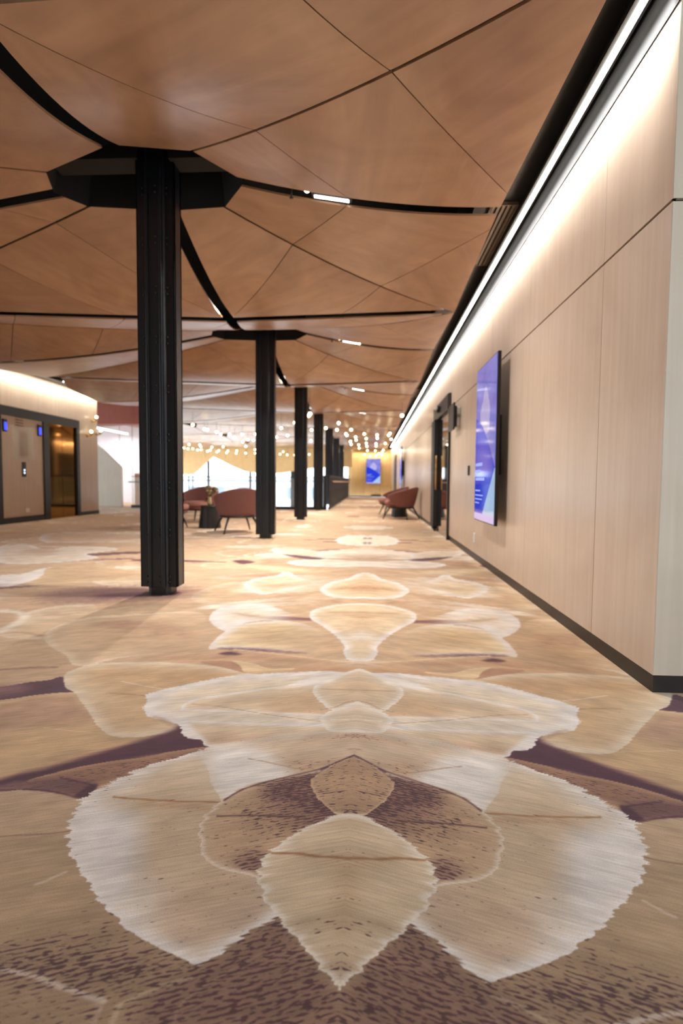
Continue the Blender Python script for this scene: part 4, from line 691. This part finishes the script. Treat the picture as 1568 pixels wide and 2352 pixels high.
for k, (yy, zz) in enumerate(((13.22, 2.42), (12.96, 2.03), (13.42, 2.10))):
    t = empty('brass_sconce', (LX, yy, zz-.04), ['topmost brass globe sconce at the lift wall corner', 'left lower brass globe sconce next to the lift portal', 'right lower brass globe sconce at the wall edge'][k], 'wall lamp', 'brass sconces')
    lathe('wall_rose', [(.03, 0), (.03, .02)], M_brass, t, 12).rotation_euler = (0, math.pi/2, 0)
    tube('arm', [(0, 0, 0), (.10, 0, -.02), (.13, 0, 0), (.13, 0, .03)], .012, M_brass, t); lathe('lamp_cup', [(.012, -.03), (.035, -.01), (.04, .02)], M_brass, t, 12, loc=(.13, 0, .03))
    ico('bulb', .035, M_bulb, t, (.13, 0, .085))
    tube('fin', [(.05, -.07, -.05), (.10, .07, .03)], .014, M_brass, t)

# ------------------------------------------------------------------ back left corner
wb = struct(box('wall_back_left', -14, -7.7, 20.3, 20.5, 0, 3.6, M_white))
for x in (-13.1, -12, -10.9, -9.8, -9.3, -8.6): box('panel_joint', x, x+.012, 20.295, 20.3, 0, 3.3, M_gap, wb)
tb = tag(box('terracotta_bulkhead', -9.2, -6.9, 15.6, 16.1, 2.55, 3.9, M_terra), 'terracotta-stained bulkhead hanging beyond the lift wall corner', 'bulkhead')
bl2 = empty('linear_cove_light', (-9.25, 17.2, 2.62), 'bright cove light above the white wall', 'linear light'); box('housing', -.04, .04, 0, 2.6, .02, .06, M_white, bl2); box('diffuser', -.03, .03, .01, 2.59, -.006, .02, M_led2, bl2)
sp_ = tag(prism('stair_parapet', [(-10.4, 0.), (-8.35, 0.), (-8.35, 1.30), (-9.02, 1.95), (-10.4, 3.1)], 'Y', 17.4, 17.5, M_pale), 'pale plywood stair parapet with a sloping top', 'parapet')
ct = empty('timber_counter', (-7.3, 17.0, 0), 'reddish-brown timber service counter partly behind the nearest column', 'counter')
box('counter_body', -.42, .5, 0, .5, .0, 1.10, M_brown, ct, .004); box('counter_top', -.62, .5, -.03, .53, .80, .84, M_chairblk, ct)
area_lamp('cove_wash_light', (-9.6, 18.5, 2.60), .06, 2.4, 60, (0, math.radians(0), 0), (1, .97, .96))

# ------------------------------------------------------------------ lounge furniture
def lounge_chair(loc, rz, label, group):
    t = empty('tub_armchair', loc, label, 'armchair', group, rz)
    # shell, back at -y, opening at +y
    nt_, nz = 40, 9; v = []; f = []
    def ring(s, tz, off):
        te = math.radians(78+52*min(1, max(0, (tz*1.0))**.8)); th = s*te
        a = abs(th)/math.radians(130); zt = .755-.225*(a**1.6*(1.2-.2*a)); z = .30+(zt-.30)*tz
        fl = .84+.20*tz**.8
        rx = .385*fl+off; ry = .36*fl+off
        return (rx*math.sin(th), -ry*math.cos(th)-.0+.03-.05*tz*max(0, math.cos(th)), z)
    prof = [(k/8, 0.) for k in range(9)]+[(1.025, -.028)]+[(k/8, -.062) for k in range(8, -1, -1)]
    for i in range(nt_+1):
        s = -1+2*i/nt_
        for (tz, off) in prof: v.append(ring(s, tz, off))
    n = len(prof)
    for i in range(nt_):
        for k in range(n-1): f.append((i*n+k, (i+1)*n+k, (i+1)*n+k+1, i*n+k+1))
        f.append((i*n+n-1, (i+1)*n+n-1, (i+1)*n, i*n))
    f.append(tuple(range(n))); f.append(tuple(range(nt_*n, nt_*n+n))[::-1])
    o = pydata('backrest_shell', v, f, M_chair, t, True); md = o.modifiers.new('round', 'BEVEL'); md.width = .008; md.segments = 2; md.limit_method = 'ANGLE'; md.angle_limit = 1.0
    def pad(name, sx, sy, cy, z0, z1, rr, m):
        pr = []
        K = 28
        vv = []; ff = []
        lay = [(.0, z0, .82), (.0, z0+(z1-z0)*.2, .97), (.0, z0+(z1-z0)*.5, 1.), (.0, z0+(z1-z0)*.8, .97), (.0, z1-.005, .86), (0, z1, .6)]
        for (_, z, sc_) in lay:
            for k in range(K):
                a = 2*math.pi*k/K; c_, s_ = math.cos(a), math.sin(a)
                px = abs(c_)**rr*math.copysign(1, c_)*sx*sc_; py = abs(s_)**rr*math.copysign(1, s_)*sy*sc_
                vv.append((px, cy+py, z))
        for i in range(len(lay)-1):
            for k in range(K): ff.append((i*K+k, i*K+(k+1) % K, (i+1)*K+(k+1) % K, (i+1)*K+k))
        ff.append(tuple(range(K))[::-1]); ff.append(tuple(range((len(lay)-1)*K, len(lay)*K)))
        return pydata(name, vv, ff, m, t, True)
    pad('seat_cushion', .285, .31, .11, .33, .455, .75, M_chairlt)
    pad('seat_base', .28, .30, .10, .285, .34, .75, M_chair)
    ringp = [(.30*math.cos(a)*(1), .02+.30*math.sin(a), .275) for a in [2*math.pi*k/32 for k in range(33)]]
    tube('base_frame', ringp, .017, M_chairblk, t, 8)
    for sx in (-1, 1):
        for sy in (-1, 1):
            tube('leg', [(sx*.20, .02+sy*.20, .285), (sx*.27, .02+sy*.27, .14), (sx*.32, .02+sy*.32, 0.0)], [.022, .017, .011], M_chairblk, t, 8)
    return t
def side_table(loc, label, vase=True):
    t = empty('side_table', loc, label, 'table', 'black conical side tables')
    v = lathe('table_base', [(.205, 0), (.205, .012), (.165, .385)], M_chairblk, t, 28, False)
    lathe('tabletop', [(.168, .385), (.172, .39), (.172, .415), (.166, .42)], M_chairblk, t, 32)
    return t
def deg(a): return math.radians(a)
C1 = lounge_chair((-2.28, 9.0, 0), deg(30), 'rose-brown tub armchair with its back to the camera beside the second column', 'rose-brown tub armchairs')
C2 = lounge_chair((-3.62, 11.1, 0), deg(168), 'rose-brown tub armchair facing the camera behind the vase table', 'rose-brown tub armchairs')
C3 = lounge_chair((-3.75, 9.5, 0), deg(-80), 'rose-brown tub armchair mostly hidden by the nearest column', 'rose-brown tub armchairs')
C4 = lounge_chair((.745, 12.75, 0), deg(60), 'rose-brown tub armchair seen from the side by the right wall', 'rose-brown tub armchairs')
C5 = lounge_chair((.62, 14.3, 0), deg(100), 'rose-brown tub armchair behind the other one by the right wall', 'rose-brown tub armchairs')
side_table((-3.0, 9.75, 0), 'black conical side table carrying the dried flowers'); side_table((.72, 13.55, 0), 'black conical side table between the right wall armchairs')
vs = empty('flower_vase', (-3.0, 9.75, .42), 'small brass vase of dried flowers on the black side table', 'vase')
lathe('vase_body', [(.03, 0), (.042, .03), (.034, .09), (.026, .14), (.03, .155)], mat('brushed_cream_brass', (196, 176, 140), .35, .4), vs, 18)
rr = random.Random(4)
for k in range(16):
    a = rr.uniform(0, 6.28); r = rr.uniform(.04, .15); h = rr.uniform(.24, .38)-r*.3
    e = (r*math.cos(a), r*math.sin(a), h)
    st_ = tube('stem', [(0, 0, .12), (e[0]*.4, e[1]*.4, h*.75), e], .003, M_leaf, vs, 5)
    bmh = bmesh.new(); bmesh.ops.create_icosphere(bmh, subdivisions=1, radius=.026)
    for w in bmh.verts: w.co = Vector(e)+Vector((w.co.x, w.co.y, w.co.z*.7))*rr.uniform(.7, 1.25)
    mh = bpy.data.meshes.new('flower_head'); bmh.to_mesh(mh); bmh.free(); link('flower_head', mh, M_petal if k % 3 == 0 else M_leaf, st_)

# ------------------------------------------------------------------ globe pendants
GP = [[-9.17,26.27,2.47,"first glowing globe from the left in the lowest cluster row over the void"],[-8.93,26.27,2.47,"second glowing globe from the left in the lowest cluster row over the void"],[-9.01,27.28,2.47,"third glowing globe from the left in the lowest cluster row over the void"],[-8.76,27.07,2.47,"fourth glowing globe from the left in the lowest cluster row over the void"],[-8.84,28.38,2.47,"fifth glowing globe from the left in the lowest cluster row over the void"],[-8.41,27.5,2.47,"sixth glowing globe from the left in the lowest cluster row over the void"],[-8.53,29.08,2.47,"seventh glowing globe from the left in the lowest cluster row over the void"],[-8.06,27.82,2.47,"eighth glowing globe from the left in the lowest cluster row over the void"],[-8.1,29.5,2.45,"ninth glowing globe from the left in the lowest cluster row over the void"],[-7.63,28.04,2.47,"tenth glowing globe from the left in the lowest cluster row over the void"],[-7.56,29.5,2.42,"eleventh glowing globe from the left in the lowest cluster row over the void"],[-7.15,28.04,2.48,"twelfth glowing globe from the left in the lowest cluster row over the void"],[-7.02,29.5,2.43,"thirteenth glowing globe from the left in the lowest cluster row over the void"],[-6.49,29.5,2.43,"fourteenth glowing globe from the left in the lowest cluster row over the void"],[-5.91,26.87,2.48,"fifteenth glowing globe from the left in the lowest cluster row over the void"],[-5.08,29.5,2.39,"sixteenth glowing globe from the left in the lowest cluster row over the void"],[-4.8,28.85,2.49,"seventeenth glowing globe from the left in the lowest cluster row over the void"],[-4.68,29.5,2.35,"eighteenth glowing globe from the left in the lowest cluster row over the void"],[-4.27,29.5,2.34,"nineteenth glowing globe from the left in the lowest cluster row over the void"],[-3.45,29.5,2.38,"twentieth glowing globe from the left in the lowest cluster row over the void"],[-9.13,25.6,2.47,"first glowing globe from the left in the second lowest cluster row over the void"],[-8.04,23.16,2.47,"second glowing globe from the left in the second lowest cluster row over the void"],[-7.63,23.39,2.47,"third glowing globe from the left in the second lowest cluster row over the void"],[-7.98,24.61,2.47,"fourth glowing globe from the left in the second lowest cluster row over the void"],[-7.56,24.96,2.47,"fifth glowing globe from the left in the second lowest cluster row over the void"],[-6.97,24.79,2.48,"sixth glowing globe from the left in the second lowest cluster row over the void"],[-5.83,24.53,2.48,"seventh glowing globe from the left in the second lowest cluster row over the void"],[-5.13,23.7,2.48,"eighth glowing globe from the left in the second lowest cluster row over the void"],[-5.04,19.45,2.48,"first glowing globe from the left in the middle cluster row over the void"],[-5.26,21.59,2.48,"second glowing globe from the left in the middle cluster row over the void"],[-4.78,20.47,2.48,"third glowing globe from the left in the middle cluster row over the void"],[-4.67,20.95,2.49,"fourth glowing globe from the left in the middle cluster row over the void"],[-3.47,19.34,2.49,"fifth glowing globe from the left in the middle cluster row over the void"],[-2.4,21.08,2.49,"sixth glowing globe from the left in the middle cluster row over the void"],[-5.19,16.37,2.48,"first glowing globe from the left in the upper cluster row over the void"],[-5.16,16.57,2.48,"second glowing globe from the left in the upper cluster row over the void"],[-5.09,17.34,2.48,"third glowing globe from the left in the upper cluster row over the void"],[-5.2,18.19,2.48,"fourth glowing globe from the left in the upper cluster row over the void"],[-4.89,18.19,2.48,"fifth glowing globe from the left in the upper cluster row over the void"],[-4.48,18.33,2.49,"sixth glowing globe from the left in the upper cluster row over the void"],[-3.99,18.19,2.49,"seventh glowing globe from the left in the upper cluster row over the void"],[-2.95,18.67,2.49,"eighth glowing globe from the left in the upper cluster row over the void"],[-1.88,16.68,2.49,"ninth glowing globe from the left in the upper cluster row over the void"],[-5.14,15.14,2.48,"first glowing globe from the left in the topmost cluster row over the void"],[-2.74,16.11,2.49,"second glowing globe from the left in the topmost cluster row over the void"],[-2.11,14.61,2.49,"third glowing globe from the left in the topmost cluster row over the void"],[-1.54,13.06,2.49,"fourth glowing globe from the left in the topmost cluster row over the void"],[-1.47,12.71,2.49,"fifth glowing globe from the left in the topmost cluster row over the void"],[-0.37,29.5,2.39,"first glowing globe from the left in the lowest cluster row over the corridor"],[-0.21,27.72,2.51,"second glowing globe from the left in the lowest cluster row over the corridor"],[-0.05,29.5,2.31,"third glowing globe from the left in the lowest cluster row over the corridor"],[0.2,27.99,2.51,"fourth glowing globe from the left in the lowest cluster row over the corridor"],[0.25,29.5,2.31,"fifth glowing globe from the left in the lowest cluster row over the corridor"],[0.41,29.5,2.45,"sixth glowing globe from the left in the lowest cluster row over the corridor"],[0.56,29.5,2.37,"seventh glowing globe from the left in the lowest cluster row over the corridor"],[0.58,29.12,2.51,"eighth glowing globe from the left in the lowest cluster row over the corridor"],[0.6,27.28,2.51,"ninth glowing globe from the left in the lowest cluster row over the corridor"],[-0.88,23.16,2.5,"first glowing globe from the left in the second lowest cluster row over the corridor"],[-0.56,23.42,2.5,"second glowing globe from the left in the second lowest cluster row over the corridor"],[-0.59,25.73,2.5,"third glowing globe from the left in the second lowest cluster row over the corridor"],[-0.21,24.55,2.51,"fourth glowing globe from the left in the second lowest cluster row over the corridor"],[0.19,22.8,2.51,"fifth glowing globe from the left in the second lowest cluster row over the corridor"],[0.21,24.35,2.51,"sixth glowing globe from the left in the second lowest cluster row over the corridor"],[0.58,22.62,2.51,"seventh glowing globe from the left in the second lowest cluster row over the corridor"],[-0.86,21.65,2.5,"first glowing globe from the left in the middle cluster row over the corridor"],[-0.84,21.4,2.5,"second glowing globe from the left in the middle cluster row over the corridor"],[-0.58,19.34,2.5,"third glowing globe from the left in the middle cluster row over the corridor"],[-0.6,20.76,2.5,"fourth glowing globe from the left in the middle cluster row over the corridor"],[-0.22,22.38,2.5,"fifth glowing globe from the left in the middle cluster row over the corridor"],[-0.2,20.09,2.5,"sixth glowing globe from the left in the middle cluster row over the corridor"],[0.21,19.85,2.5,"seventh glowing globe from the left in the middle cluster row over the corridor"],[0.74,20.32,2.5,"eighth glowing globe from the left in the middle cluster row over the corridor"],[-1.08,16.61,2.49,"first glowing globe from the left in the upper cluster row over the corridor"],[-0.87,18.1,2.5,"second glowing globe from the left in the upper cluster row over the corridor"],[-0.86,18.63,2.5,"third glowing globe from the left in the upper cluster row over the corridor"],[-0.64,16.68,2.5,"fourth glowing globe from the left in the upper cluster row over the corridor"],[-0.25,18.1,2.5,"fifth glowing globe from the left in the upper cluster row over the corridor"],[0.19,18.53,2.5,"sixth glowing globe from the left in the upper cluster row over the corridor"],[0.59,18.57,2.5,"seventh glowing globe from the left in the upper cluster row over the corridor"],[0.61,17.91,2.5,"eighth glowing globe from the left in the upper cluster row over the corridor"],[-1.38,16.08,2.49,"first glowing globe from the left in the topmost cluster row over the corridor"],[-0.91,14.7,2.49,"second glowing globe from the left in the topmost cluster row over the corridor"],[0.73,13.03,2.49,"third glowing globe from the left in the topmost cluster row over the corridor"]]
proto = None
for k, (x, y, z, lab) in enumerate(GP):
    if proto is None:
        proto = empty('globe_pendant', (x, y, z), 'x', 'pendant light', 'small glowing globe pendants'); ico('globe', .042, M_bulb, proto, (0, 0, 0), 2)
        tube('cord', [(0, 0, 0), (0, 0, 1)], .003, M_black, proto, 4); tube('socket', [(0, 0, .036), (0, 0, .07)], .012, M_black, proto, 6); o = proto
    else: o = copy_tree(proto)
    o.location = (x, y, z)
    for ch in o.children:
        if ch.name.startswith('cord'): ch.scale = (1, 1, 3.9-z-.04); ch.location = (0, 0, .04)
    o['label'] = lab
    o['group'] = 'globe pendants over the void' if x < -1.4 else 'globe pendants over the corridor'
print('sail panels', npanel[0])
